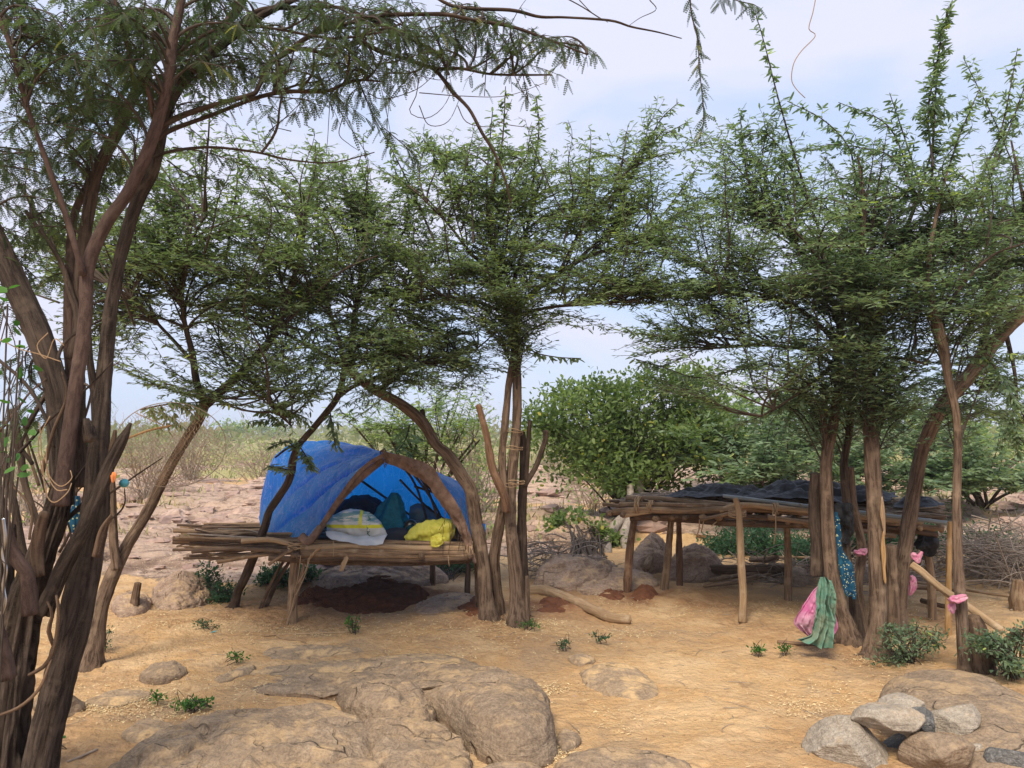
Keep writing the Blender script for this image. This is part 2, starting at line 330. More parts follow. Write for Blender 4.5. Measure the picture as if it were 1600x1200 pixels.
# ------------------------------------------------ ground
def m_ground():
    b = NB('ground_dirt_and_rock'); o = b.obj()
    rk, gr, rd, cr = b.attr('rock'), b.attr('grass'), b.attr('red'), b.attr('crack')
    n0 = b.noise(o, .55, 5, .55, .3); n1 = b.noise(o, 3.2, 6, .6); n2 = b.noise(o, 22, 5, .65); n3 = b.noise(o, 120, 3, .7)
    d = b.mix(b.rng(n0, .35, .66), (.60, .39, .195), (.50, .30, .135)); d = b.mix(b.rng(n1, .45, .7, 0, .8), d, (.66, .46, .265))
    d = b.mix(b.rng(n2, .52, .75, 0, .55), d, (.36, .205, .10)); d = b.mix(b.rng(n3, .60, .72, 0, .5), d, (.72, .56, .36))
    st = b.noise(b.map(o, (1, 5, 1), rot=(0, 0, .25)), 9, 5, .65); d = b.mix(b.rng(st, .56, .68, 0, .55), d, (.70, .56, .33))
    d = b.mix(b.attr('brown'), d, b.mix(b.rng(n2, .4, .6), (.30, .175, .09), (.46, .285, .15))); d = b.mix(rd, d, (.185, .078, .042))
    r = b.mix(b.rng(n0, .4, .62), (.44, .32, .25), (.49, .345, .25)); r = b.mix(b.rng(n1, .42, .66, 0, .75), r, (.31, .215, .155))
    sv = b.noise(b.map(o, (1.0, 3.2, 4)), 2.2, 6, .65, .7); r = b.mix(b.rng(sv, .51, .60, 0, .85), r, (.15, .098, .07)); lg = b.noise(o, 26, 5, .7); r = b.mix(b.rng(lg, .55, .65, 0, .6), r, (.58, .46, .37)); r = b.mix(b.rng(n2, .5, .7, 0, .5), r, (.53, .42, .35))
    r = b.mix(b.rng(cr, .75, .1, 0, .7), r, (.16, .105, .08))
    g = b.mix(b.rng(n1, .35, .65), (.36, .32, .15), (.22, .25, .085)); g = b.mix(b.rng(n2, .45, .65, 0, .7), g, (.46, .38, .22))
    k = b.rng(b.math('ADD', rk, b.math('MULTIPLY', b.math('SUBTRACT', n2, .5), .9)), .42, .58)
    nb_ = b.noise(o, 1.4, 6, .62, .5); d = b.mix(b.rng(nb_, .53, .63, 0, .7), d, (.36, .25, .155)); d = b.mix(b.rng(nb_, .46, .36, 0, .5), d, (.66, .47, .27)); nd_ = b.noise(o, 7.5, 6, .7, .3); d = b.mix(b.rng(nd_, .56, .66, 0, .5), d, (.33, .19, .10)); c = b.mix(k, d, r)
    kg = b.rng(b.math('ADD', gr, b.math('MULTIPLY', b.math('SUBTRACT', n2, .5), 1.4)), .40, .62); c = b.mix(kg, c, g)
    h = b.math('ADD', b.math('MULTIPLY', n2, 1.3), b.math('MULTIPLY', n3, .18)); h = b.math('ADD', h, b.math('MULTIPLY', sv, b.math('MULTIPLY', k, .9)))
    h = b.math('ADD', h, b.math('MULTIPLY', st, .25))
    return b.done(b.bsdf(c, .95, b.bump(h, 1., .03), .12))
def ground():
    rr = np.concatenate([[.02], np.geomspace(.5, 2.4, 24), np.geomspace(2.42, 30, 640), np.geomspace(30.2, 420, 150)])
    aa = np.radians(np.concatenate([np.linspace(-42, 42, 640), np.linspace(46, 314, 60)]))
    A, Rr = np.meshgrid(aa, rr); X = np.sin(A)*Rr; Y = np.cos(A)*Rr
    Z, m, c = Hh(X, Y, True)
    n = fbm(p3(X/4, Y/5, 21), 3); nn = fbm(p3(X/14, Y/20, 25), 2)
    gr = sstep(-.05, .3, n)*sstep(11, 15, Y)*.45+sstep(26, 42, Y+6*n)*(.35+.6*sstep(-.2, .3, nn))
    gr = np.clip(gr+.9*sstep(50, 90, Y), 0, 1)
    red = np.zeros_like(X)
    for (px, py, r, s) in [(575, 925, .75, 1.), (500, 925, .4, .7), (640, 930, .5, .8), (735, 945, .38, .9), (760, 955, .3, .8), (850, 950, .42, .75), (870, 925, .5, .6), (1010, 930, .38, .85), (950, 925, .4, .6), (1060, 940, .3, .4),
                           (1100, 938, .35, .5), (1420, 950, .5, .35), (700, 930, .4, .6), (450, 960, .3, .3)]:
        g = G(px, py); red = np.maximum(red, s*np.exp(-(((X-g[0])/r)**2+((Y-g[1])/(r*1.1))**2)**1.3*1.0))
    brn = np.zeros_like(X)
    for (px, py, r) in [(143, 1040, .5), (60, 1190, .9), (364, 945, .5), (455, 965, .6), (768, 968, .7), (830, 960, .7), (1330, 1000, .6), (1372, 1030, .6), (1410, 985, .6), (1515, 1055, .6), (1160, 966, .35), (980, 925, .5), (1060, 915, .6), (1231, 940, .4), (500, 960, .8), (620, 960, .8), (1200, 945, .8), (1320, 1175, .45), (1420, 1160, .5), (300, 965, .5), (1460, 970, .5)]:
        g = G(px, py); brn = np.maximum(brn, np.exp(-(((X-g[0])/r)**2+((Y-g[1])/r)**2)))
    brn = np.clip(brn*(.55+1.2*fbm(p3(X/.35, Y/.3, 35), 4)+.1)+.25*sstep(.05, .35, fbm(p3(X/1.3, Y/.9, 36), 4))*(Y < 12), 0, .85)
    red = np.clip(red*(.65+.9*fbm(p3(X/.25, Y/.25, 31), 3)+.15), 0, 1)
    Z = Z+brn*.012*fbm(p3(X/.05, Y/.05, 42), 2)+red*.03*fbm(p3(X/.07, Y/.07, 41), 2)+.05*red*sstep(-.2, .5, fbm(p3(X/.3, Y/.3, 44), 2))
    mb = MB(); mb.add(np.stack([X, Y, Z], -1), grid_quads(len(rr), len(aa), True))
    q = mb.Q[0]; mb.Q[0] = q[:, ::-1]
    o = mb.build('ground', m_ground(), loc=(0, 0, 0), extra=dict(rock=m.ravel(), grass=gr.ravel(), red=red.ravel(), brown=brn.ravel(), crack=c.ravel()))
    tag(o, kind='structure')
ground()
# ------------------------------------------------ foliage generator
def leafquads(mb, p, d, n, ln, wd, tint, bend=.15):
    """kite-shaped pinnae: p base (k,3), d direction, n normal"""
    k = len(p); s = np.cross(d, n); s = nrm(s)
    ln = np.broadcast_to(ln, (k,))[:, None]; wd = np.broadcast_to(wd, (k,))[:, None]
    dn = -n*ln*bend
    w2 = wd*.5; b0 = p+d*ln*.32+dn*.12; b1 = p+d*ln*.80+dn*.6
    V = np.stack([p, b0+s*w2, b1+s*w2*.8, p+d*ln+dn, b1-s*w2*.8, b0-s*w2], 1).reshape(-1, 3); b = np.arange(k)[:, None]*6
    mb.add(V, np.concatenate([b+[0, 1, 2, 5], b+[5, 2, 3, 4]]), tint=np.repeat(tint, 6))
def leafserr(mb, p, d, n, ln, wd, tint, pairs=9):
    """pinna as midrib with pairs of small leaflets (near foliage)"""
    k = len(p); s = nrm(np.cross(d, n)); ln = np.broadcast_to(ln, (k,))[:, None]; wd = np.broadcast_to(wd, (k,))[:, None]
    for i in range(pairs):
        t = (i+.6)/pairs; c = p+d*ln*t-n*ln*.22*t*t; w_ = wd*(.55+.45*math.sin(math.pi*min(1, t*1.05)))*.5; q = ln/pairs*.52
        for sg in (-1, 1):
            o = nrm(s*sg*.9+d*.42)
            V = np.stack([c, c+o*w_*.5-d*q, c+o*w_, c+o*w_*.5+d*q], 1).reshape(-1, 3)
            mb.add(V, np.arange(k*4).reshape(-1, 4), tint=np.repeat(tint, 4))
    e = p+d*ln-n*ln*.22; m = p+d*ln*.5-n*ln*.055; rw = .0008
    V = np.stack([p-s*rw, p+s*rw, m+s*rw, m-s*rw, e+s*rw*.5, e-s*rw*.5], 1).reshape(-1, 3)
    b = np.arange(k)[:, None]*6; mb.add(V, np.concatenate([b+[0, 1, 2, 3], b+[3, 2, 4, 5]]), tint=np.repeat(tint, 6))
def leaves_on(mb, X, spacing, ln, wd, pinn=3, t0=.12, droop=0., serr=0, tb=0., up=.25, flt=.45):
    """leaf nodes along twigs X (n,m,3)"""
    n, m, _ = X.shape
    L_ = np.linalg.norm(np.diff(X, axis=1), axis=2).sum(1)
    cnt = np.maximum(2, (L_*(1-t0)/spacing)).astype(int)
    idx = np.repeat(np.arange(n), cnt); K = len(idx)
    if not K: return
    first = np.r_[0, np.cumsum(cnt)[:-1]]; j = np.arange(K)-first[idx]
    t = np.clip(t0+(1-t0)*(j+R.random(K)*.6)/cnt[idx], 0, .9999)
    f = t*(m-1); a = f.astype(int); f = (f-a)[:, None]
    p = X[idx, a]*(1-f)+X[idx, np.minimum(a+1, m-1)]*f
    tg = nrm(X[idx, np.minimum(a+1, m-1)]-X[idx, a]+1e-6)
    Z = np.array([0, 0, 1.]); side = np.cross(tg, Z)+.25*R.normal(size=(K, 3)); side = nrm(side)
    sg = np.where(j % 2 == 0, 1, -1)[:, None]
    base = side*sg*.85+tg*.55+.18*R.normal(size=(K, 3)); base[:, 2] = base[:, 2]*flt+up*.5; base = nrm(base)
    tl = np.clip(.5+.22*R.normal(size=K)+.35*fbm(p*1.1+7, 2)+tb, 0, .87); tl = np.where(R.random(K) < .012+.04*(fbm(p*1.3, 2, 9) > .35), .97, tl)
    for q in range(pinn):
        ang = (q-(pinn-1)/2)*.75+.2*R.normal(size=K)
        nn = nrm(Z+.38*R.normal(size=(K, 3))); ax = nrm(np.cross(nn, base))
        d = nrm(base*np.cos(ang)[:, None]+ax*np.sin(ang)[:, None]-Z*((droop+.12)*(.4+1.2*R.random(K)))[:, None]+.1*R.normal(size=(K, 3)))
        n2 = nn-d*(nn*d).sum(1)[:, None]; n2 = nrm(n2)
        l_ = ln*(.7+.6*R.random(K)); w_ = wd*(.75+.5*R.random(K))
        if serr: leafserr(mb, p, d, n2, l_, w_, tl, serr)
        else: leafquads(mb, p, d, n2, l_, w_, tl)
def bez(a, b, c, m):
    t = np.linspace(0, 1, m)[None, :, None]
    return a[:, None]*(1-t)**2+2*b[:, None]*t*(1-t)+c[:, None]*t*t
def spray(bt, lt, O, Tg, dirs, sub=17, sl=.34, spacing=.034, ln=.058, wd=.0125, pinn=2, r0=.009, droop=0., serr=0, sagz=0., t0=.22, tert=0, flatk=.35, tb=0., subup=.12):
    """branches from O to Tg, starting along dirs, with leafy side twigs. bt: twig MB, lt: leaf MB"""
    n = len(O)
    if n == 0: return
    dist = np.linalg.norm(Tg-O, axis=1)[:, None]
    mid = O+dirs*dist*.5+.05*dist*R.normal(size=(n, 3)); mid[:, 2] += sagz*dist[:, 0]
    m = 12; X = bez(O, mid, Tg, m)
    X = X+.035*dist[:, None]*(np.sin(np.linspace(0, 9, m))[None, :, None])*R.normal(size=(n, 1, 3))*np.linspace(0, 1, m)[None, :, None]
    rr = np.maximum(.0016, np.minimum(r0, .006+.007*dist)*np.linspace(1, .16, m)[None])
    tubes(bt, X, rr, 4)
    leaves_on(lt, X, spacing*1.1, ln, wd, pinn, .45, droop, serr, tb)
    k = sub; t = np.clip(t0+(1-t0)*(np.arange(k)[None]+R.random((n, k)))/k, 0, .985)
    f = t*(m-1); a = f.astype(int); fr = (f-a)[..., None]; ii = np.arange(n)[:, None]
    p = X[ii, a]*(1-fr)+X[ii, np.minimum(a+1, m-1)]*fr; tg = nrm(X[ii, a+1]-X[ii, a])
    Z = np.array([0, 0, 1.]); side = nrm(np.cross(tg, Z)+.3*R.normal(size=p.shape)); sg = np.where(np.arange(k) % 2 == 0, 1, -1)[None, :, None]
    d = side*sg*.8+tg*.85+flatk*.5*R.normal(size=p.shape); d[..., 2] = d[..., 2]*(.55 if not serr else 1.)+subup; d = nrm(d)
    l_ = (sl*(1.15-.65*t)*(.6+.7*R.random((n, k))))[..., None]
    p, d, l_ = p.reshape(-1, 3), d.reshape(-1, 3), l_.reshape(-1, 1)
    Y = bez(p, p+d*l_*.5+Z*.04*l_, p+d*l_+(Z*(.06-droop*.5)+.12*R.normal(size=p.shape))*l_, 6)
    tubes(bt, Y, np.linspace(.0028, .0012, 6)[None], 3)
    leaves_on(lt, Y, spacing, ln, wd, pinn, .08, droop, serr, tb)
    if tert:
        X2 = Y; n2 = len(X2); kk = tert
        for q in range(kk):
            t = .2+.7*(q+R.random(n2))/kk; f = t*5; a = f.astype(int).clip(0, 4); fr = (f-a)[:, None]
            p = X2[np.arange(n2), a]*(1-fr)+X2[np.arange(n2), a+1]*fr; tg = nrm(X2[np.arange(n2), a+1]-X2[np.arange(n2), a])
            side = nrm(np.cross(tg, Z)+.3*R.normal(size=p.shape))*(1 if q % 2 else -1)
            d = nrm(side*.8+tg*.6+Z*subup+.3*R.normal(size=p.shape)); l2 = sl*.45*(.6+.7*R.random(n2))[:, None]
            W = bez(p, p+d*l2*.5, p+d*l2-Z*droop*.4*l2, 4); tubes(bt, W, np.linspace(.0018, .001, 4)[None], 3); leaves_on(lt, W, spacing, ln, wd, pinn, .05, droop, serr, tb)
def limb3(spec, d0, d1=None):
    s = np.array(spec, float); t = np.linspace(0, 1, len(s)); d = d0+(0 if d1 is None else (d1-d0))*t
    return P(s[:, 0], s[:, 1], d), s[:, 2]*d/FP*.65
SPREAD = 1.23
def tree(name, label, cat, base, limbs, blobs=(), whips=(), group=None, leaf='leaf', bark='bark', lk=None, twig='twig', nodes_extra=None):
    """limbs: (spec[(x,y,r px)], d0, d1, opts). blobs: (px,py,rx,ry,d,rd,n,opts)"""
    root = thing(name, label, cat, base, group)
    nodes = []
    for li, lb in enumerate(limbs):
        spec, d0, d1 = lb[:3]; op = dict(lb[3]) if len(lb) > 3 else {}
        pts, rd = limb3(spec, d0, d1); thick = rd.max() > .022
        mb = MB(); nm = op.pop('name', 'trunk' if thick else 'branch'); mt = op.pop('mat', 'bark_dark' if nm == 'branch' else bark); nod = op.pop('node', True)
        groundd = bool(op.get('ground', False)) and op.get('name') is None
        if op.pop('ground', False):
            pts[0] = [pts[0][0], pts[0][1], gz(pts[0][0], pts[0][1])-.06]
        kw = dict(seg=28 if thick else 8, step=.018 if thick else .03, rough=.13 if thick else .06, lump=.12, seed=li+len(label), flare=0)
        kw.update(op); C, r = tube(mb, pts, rd, **kw)
        mb.build(nm, M[mt], root)
        if groundd and thick:
            a0 = R.random()*6.28; rb = rd[0]*.7
            for q in range(5):
                a = a0+q*1.256+R.normal()*.25; l = rb*R.uniform(2.2, 4.2); dx, dy = math.cos(a), math.sin(a); b_ = pts[0]
                rp = np.array([[b_[0]+dx*rb*.5, b_[1]+dy*rb*.5, 0], [b_[0]+dx*rb*1.3, b_[1]+dy*rb*1.3, 0], [b_[0]+dx*l, b_[1]+dy*l+R.normal()*.03, 0]]); gz_ = Hh(rp[:, 0], rp[:, 1]); rp[:, 2] = gz_+np.array([rb*.9, rb*.12, -rb*.35])
                rm = MB(); tube(rm, rp, [rb*.42, rb*.30, rb*.12], seg=12, step=.015, rough=.15, lump=.2, seed=q); rm.build('root', M[mt], root)
        if nod:
            for q in range(0, len(C), 4): nodes.append(np.r_[C[q], nrm(C[min(q+1, len(C)-1)]-C[max(q-1, 0)]), q/len(C)])
    nodes = np.array(nodes)
    bt, lt = MB(), MB(); dk = lk or {}
    for bl in blobs:
        px, py, rx, ry, d, rd_, n = bl[:7]; op = dict(dk); op.update(bl[7] if len(bl) > 7 else {})
        u = R.normal(size=(n, 3)); n = n if 'serr' in dk else max(3, int(n*(.50 if op.get('ln', .06) < .08 else .66))); u = nrm(u[:n])*(R.random((n, 1))**(.5))*(1+.25*np.abs(R.normal(size=(n, 1))))
        spd = 1.0 if 'serr' in op else SPREAD; X_ = px+u[:, 0]*rx*(spd*1.22 if spd > 1 else 1); Y_ = py+u[:, 1]*ry*spd-(.18*ry if spd > 1 else 0); D = d+u[:, 2]*rd_
        Tg = P(X_, Y_, D)
        mxl = op.pop('maxlen', 1.5); rise = op.pop('rise', .25)
        DD = Tg[:, None]-nodes[None, :, :3]; dist = np.linalg.norm(DD, axis=2)
        pref = .3 if 'serr' in dk else .8; cost = np.abs(dist-pref)*(1+.0*dist)+np.maximum(0, dist-1.2)+.9*np.maximum(0, -DD[..., 2]-.02)+R.random(dist.shape)*.3+(nodes[None, :, 6] < .35)*.5
        k = cost.argmin(1); O = nodes[k, :3]; dl = np.linalg.norm(Tg-O, axis=1, keepdims=True)
        far = dl[:, 0] > mxl
        dirs = nrm(nodes[k, 3:6]*.8+nrm(Tg-O)*.8+np.array([0, 0, rise]))
        op.pop('shoots', 0) if False else None
        sh = op.pop('shoots', 1); spray(bt, lt, O, Tg, dirs, **op); op['shoots'] = sh
        if 'serr' not in op and n > 9 and op.get('shoots', 1):
            k2 = max(2, n//4); u2 = R.normal(size=(k2, 3))*.6; A = P(px+u2[:, 0]*rx, py-ry*.3+u2[:, 1]*ry*.5, d+u2[:, 2]*rd_); ky = A-nodes[0, :3]; ky[:, 2] = 0
            kk = np.linalg.norm(A[:, None]-nodes[None, :, :3], axis=2).argmin(1); O2 = nodes[kk, :3]*.6+A*.4
            sc_ = op.get('ln', .06)/.06; T2 = A+(np.array([0, 0, 1.])*(.35+.5*R.random((k2, 1)))+nrm(ky)*.22*R.random((k2, 1))+.1*R.normal(size=(k2, 3)))*min(sc_, 1.6)
            o2 = {**{k_: v_ for k_, v_ in op.items() if k_ != 'shoots'}, **dict(sub=int(op.get('sub', 17)*.65), sl=.15*sc_, t0=.15, subup=.2, droop=.25)}; spray(bt, lt, O2, T2, nrm(T2-O2), **o2)
    for wp in whips:
        spec, d0, d1 = wp[:3]; op = dict(dk); op.update(wp[3] if len(wp) > 3 else {})
        pts, rd = limb3(spec, d0, d1); X = catmull(pts, 16)[None]
        tubes(bt, X, np.linspace(rd[0], max(.0012, rd[-1]), 16)[None], 4)
        leaves_on(lt, X, op.get('spacing', .034), op.get('ln', .072), op.get('wd', .019), op.get('pinn', 3), op.get('t0w', .1), op.get('droop', .35), op.get('serr', 0))
        k = op.get('wsub', 9)
        if k:
            ti = np.linspace(.15, .93, k); a = (ti*15).astype(int); p = X[0, a]; tg = nrm(X[0, a+1]-X[0, a])
            side = nrm(np.cross(tg, [0, .3, 1.])+.4*R.normal(size=p.shape))*np.where(np.arange(k) % 2, 1, -1)[:, None]
            d = nrm(side*.8+tg*.7+np.array([0, 0, op.get('wup', .15)])); l_ = op.get('wsl', .24)*(1.1-.7*ti)[:, None]*(.6+.7*R.random((k, 1)))
            Y = bez(p, p+d*l_*.5, p+d*l_-np.array([0, 0, 1.])*op.get('droop', 0)*l_*.6, 5); tubes(bt, Y, np.linspace(.0022, .001, 5)[None], 3)
            leaves_on(lt, Y, op.get('spacing', .028), op.get('ln', .065), op.get('wd', .017), op.get('pinn', 3), .05, op.get('droop', 0), op.get('serr', 0))
    if bt.n: bt.build('twigs', M[twig], root)
    if lt.n: lt.build('crown', M[leaf], root, smooth=False)
    return root
def bush(name, label, cat, base, blobs, n=4000, ls=.06, lw=.03, leaf='leaf_broad', stems=9, group=None, clump=.22, per=None, twigm='twig', stemr=.02, bark='bark_dark', limbs=(), updir=.3):
    root = thing(name, label, cat, base, group); base = np.array(base, float)
    tot = sum(b[3]*b[4] for b in blobs); lt, bt = MB(), MB()
    for spec, d0, d1, bk in limbs:
        pts, rd = limb3(spec, d0, d1); mb = MB(); tube(mb, pts, rd, seg=16, step=.05, rough=.1, lump=.1); mb.build('trunk', M[bk], root)
    for (px, py, d, rx, ry, rd_) in blobs:
        k = max(10, int(n*rx*ry/tot)); nc = max(6, int(k/ (per or 60)))
        u = nrm(R.normal(size=(nc, 3))); u = u*(.3+.7*R.random((nc, 1))**.6)*(1+.55*fbm(u*1.9+px*.01, 2)[:, None]+.25*(R.random((nc, 1))-.5))
        C = P(px+u[:, 0]*rx, py+u[:, 1]*ry, d+u[:, 2]*rd_)
        C[:, 2] = np.maximum(C[:, 2], .05+Hh(C[:, 0], C[:, 1]))
        st = nc//3; O = np.repeat(base[None], st, 0)+R.normal(size=(st, 3))*np.array([.12, .12, 0])*min(1, stemr/.02); mid = (O+C[:st])/2+np.array([0, 0, 1.])*(.12*np.linalg.norm(C[:st]-O, axis=1, keepdims=True)); B = bez(O, mid, C[:st], 7)
        tubes(bt, B, np.linspace(stemr, .004, 7)[None], 4)
        q = R.integers(0, st, nc-st); B2 = bez(B[q, 4], (B[q, 4]+C[st:])/2+R.normal(size=(nc-st, 3))*.08, C[st:], 5)
        tubes(bt, B2, np.linspace(stemr*.4, .003, 5)[None], 3)
        ii = R.integers(0, nc, k); p = C[ii]+R.normal(size=(k, 3))*clump*np.array([1, 1, .55])
        p[:, 2] = np.maximum(p[:, 2], .02+gz(base[0], base[1]))
        dd = nrm(nrm(p-C[ii])*.6+R.normal(size=(k, 3))*.6+np.array([0, 0, updir])); nn = nrm(np.array([0, 0, 1.])+.6*R.normal(size=(k, 3))); nn = nrm(nn-dd*(nn*dd).sum(1)[:, None])
        tl = np.clip(.45+.25*R.normal(size=k)+.5*(R.random(nc)-.5)[ii], 0, .87); tl = np.where(R.random(k) < .015, .97, tl)
        leafquads(lt, p, dd, nn, ls*(.6+.8*R.random(k)), lw*(.7+.6*R.random(k)), tl, .25)
    bt.build('branches', M[twigm], root)
    if lt.n: lt.build('crown', M[leaf], root, smooth=False)
    return root
def featherbush(lab, base, blobs, ln=.11, wd=.030, spacing=.075, dens=1., leaf='leaf_bush', group=None, cat='bush', name='thicket_bush'):
    base = np.array(base, float); limbs = []
    for (px, py, d, rx, ry, rd_, n) in blobs:
        for q in range(3):
            tx = px+R.normal()*rx*.45; ty = py+R.normal()*ry*.3; b0 = base-CAM; bx = 800+b0[0]/base[1]*FP*1.0; by = 600-math.tan(math.atan2(b0[2], base[1])-PITCH)*FP
            limbs.append(([(bx+R.normal()*8, by, 4), ((bx+tx)/2, (by+ty)/2-8, 3), (tx, ty, 2)], base[1], d+R.normal()*rd_*.3, dict(name='branch')))
    return tree(name, lab, cat, base, limbs, [(px, py, rx, ry, d, rd_, int(n*dens*1.5)) for (px, py, d, rx, ry, rd_, n) in blobs], [], group, leaf=leaf, lk=dict(ln=ln, wd=wd, spacing=spacing, sub=14, sl=.42))
def twigbush(name, label, base, h, wd, n, group=None, leaf=0, mat='twig_pale', cat='dry shrub'):
    root = thing(name, label, cat, base, group); b = np.array(base, float); bt = MB()
    a = R.random(n)*6.28; el = .25+R.random(n)*1.2; l = h*(.5+.6*R.random(n))
    d = np.stack([np.cos(a)*np.cos(el)*wd/h, np.sin(a)*np.cos(el)*wd/h, np.sin(el)], -1)
    O = np.repeat(b[None], n, 0)+R.normal(size=(n, 3))*[.1*wd, .1*wd, 0]
    X = bez(O, O+d*l[:, None]*.5+np.array([0, 0, .15*h]), O+d*l[:, None], 7); tubes(bt, X, np.linspace(.012, .003, 7)[None]*(.5+h*.35), 3)
    k = 7; ii = np.repeat(np.arange(n), k); j = R.integers(2, 7, n*k); p = X[ii, j]; dd = nrm(nrm(X[ii, j]-X[ii, j-1])+.8*R.normal(size=(n*k, 3))); l2 = h*.3*(.4+R.random(n*k))[:, None]
    Y = bez(p, p+dd*l2*.5+R.normal(size=p.shape)*.05*h, p+dd*l2, 4); tubes(bt, Y, np.linspace(.005, .002, 4)[None]*(.5+h*.35), 3)
    bt.build('branches', M[mat], root)
    if leaf:
        lt = MB(); q = R.integers(0, len(Y), leaf); p = Y[q, R.integers(1, 4, leaf)]+R.normal(size=(leaf, 3))*.06*h; dd = nrm(R.normal(size=(leaf, 3))); nn = nrm(np.cross(dd, R.normal(size=(leaf, 3))))
        leafquads(lt, p, dd, nn, .07*h**.5, .03*h**.5, np.clip(.5+.25*R.normal(size=leaf), 0, 1)); lt.build('crown', M['leaf_bush'], root, smooth=False)
    return root
# ------------------------------------------------ rocks
def outline_rock(name, label, pts_px, hgt, mat='rock', nz=.05, p=2.6, seed=0, sink=.12, cat='rock', dips=0, edge=.55, na=200, nr=70, slope=0, ctr=None, slx=0):
    """low outcrop or boulder whose foot follows an outline given as picture points on the ground"""
    g = np.array([G(x, y) for x, y in pts_px]); 
    pl = catmull(np.vstack([g, g[:1]]), na+1)[:-1]
    c = pl.mean(0) if ctr is None else G(*ctr)
    t = np.linspace(0, 1, nr); rr = np.sin(t*np.pi/2)**edge; zz = (1-rr**p)**(1/p*1.1)
    rr = np.r_[rr, 1.0]; zz = np.r_[zz, -sink/hgt]
    V = c[None, None, :2]+(pl[None, :, :2]-c[None, None, :2])*rr[:, None, None]
    gzv = Hh(V[..., 0], V[..., 1])
    q = p3(V[..., 0], V[..., 1], 0)
    Hm = hgt*np.maximum(.3, 1+.22*fbm(q/.8+seed, 2)+slope*(V[..., 1]-c[1])+slx*(V[..., 0]-c[0])); Z = gzv.min()*.3+gzv*.7+Hm*zz[:, None]
    # ledges and cracks
    w1 = fbm(np.stack([V[..., 0]/.35, V[..., 1]/.16, Z/.06], -1)+seed*3, 5, seed); tq = fbm(q*np.array([1.3, 2.2, 1])+seed*4, 4, seed+3)*5; tf = np.floor(tq); w1 = w1+.9*((tf+sstep(.42, .58, tq-tf))-tq*.5)*.5
    rd = 1-np.abs(fbm(q*np.array([2.2, 3.4, 1])+seed*2, 3, seed+5))*5
    k = np.clip(zz, 0, 1)[:, None]**.3
    Z = Z+k*(nz*w1*.8-dips*np.clip(rd, 0, 1)**2)
    V = np.stack([V[..., 0], V[..., 1], Z], -1)
    Nn = nrm(V-np.array([c[0], c[1], c[2]-hgt*.3]))
    V = V+Nn*(nz*.9*fbm(V/np.array([.3, .3, .12])+seed*5, 4, seed+9)[..., None])*np.array([1, 1, .4])
    V = V+Nn*(.012*fbm(V/.05, 3, seed+2)[..., None])
    mb = MB(); mb.add(V, grid_quads(len(rr), na, True)); o = mb.build(name, M[mat], loc=(c[0], c[1], gz(c[0], c[1])))
    return tag(o, label, cat)
def stone(name, label, px, py, d, wpx, hpx, dep, mat='rock', seed=0, cat='rock', facets=11, rot=0., tilt=0., res=130, nz=.03, group=None):
    """faceted stone, centre at picture point (px,py) at depth d"""
    c = P(px, py, d); a, b = wpx*d/FP/2, hpx*d/FP/2; rg = np.random.default_rng(seed+100)
    u = np.linspace(0, np.pi, res//2+2); v = np.linspace(0, 2*np.pi, res, endpoint=False)
    U, W = np.meshgrid(u, v, indexing='ij'); D = np.stack([np.sin(U)*np.cos(W), np.sin(U)*np.sin(W), np.cos(U)], -1)
    nrmz = nrm(rg.normal(size=(facets, 3))); off = .60+.30*rg.random(facets)
    s = (D@nrmz.T); rr = np.min(np.where(s > .15, off/np.maximum(s, .15), 9), axis=-1); rr = np.minimum(rr, 1.05)
    # soften
    pass
    rr[0] = rr[0].mean(); rr[-1] = rr[-1].mean()
    Vv = D*rr[..., None]
    Vv = Vv*(1+nz*2.2*fbm(Vv*2.3+seed, 4, seed)[..., None]+nz*.6*fbm(Vv*9+seed, 3, seed+1)[..., None])
    Vv = Vv*np.array([a, dep/2, b]); cr_, sr = math.cos(rot), math.sin(rot); ct, st_ = math.cos(tilt), math.sin(tilt)
    Vv = Vv@np.array([[ct, 0, st_], [0, 1, 0], [-st_, 0, ct]])@np.array([[cr_, sr, 0], [-sr, cr_, 0], [0, 0, 1]])
    mb = MB(); mb.add(Vv+c, grid_quads(len(u), res, True)[:, ::-1]); o = mb.build(name, M[mat], loc=c); return tag(o, label, cat, group)
# ------------------------------------------------ the big trees
def gb(x, y, d=None):
    g = G(x, y); return g
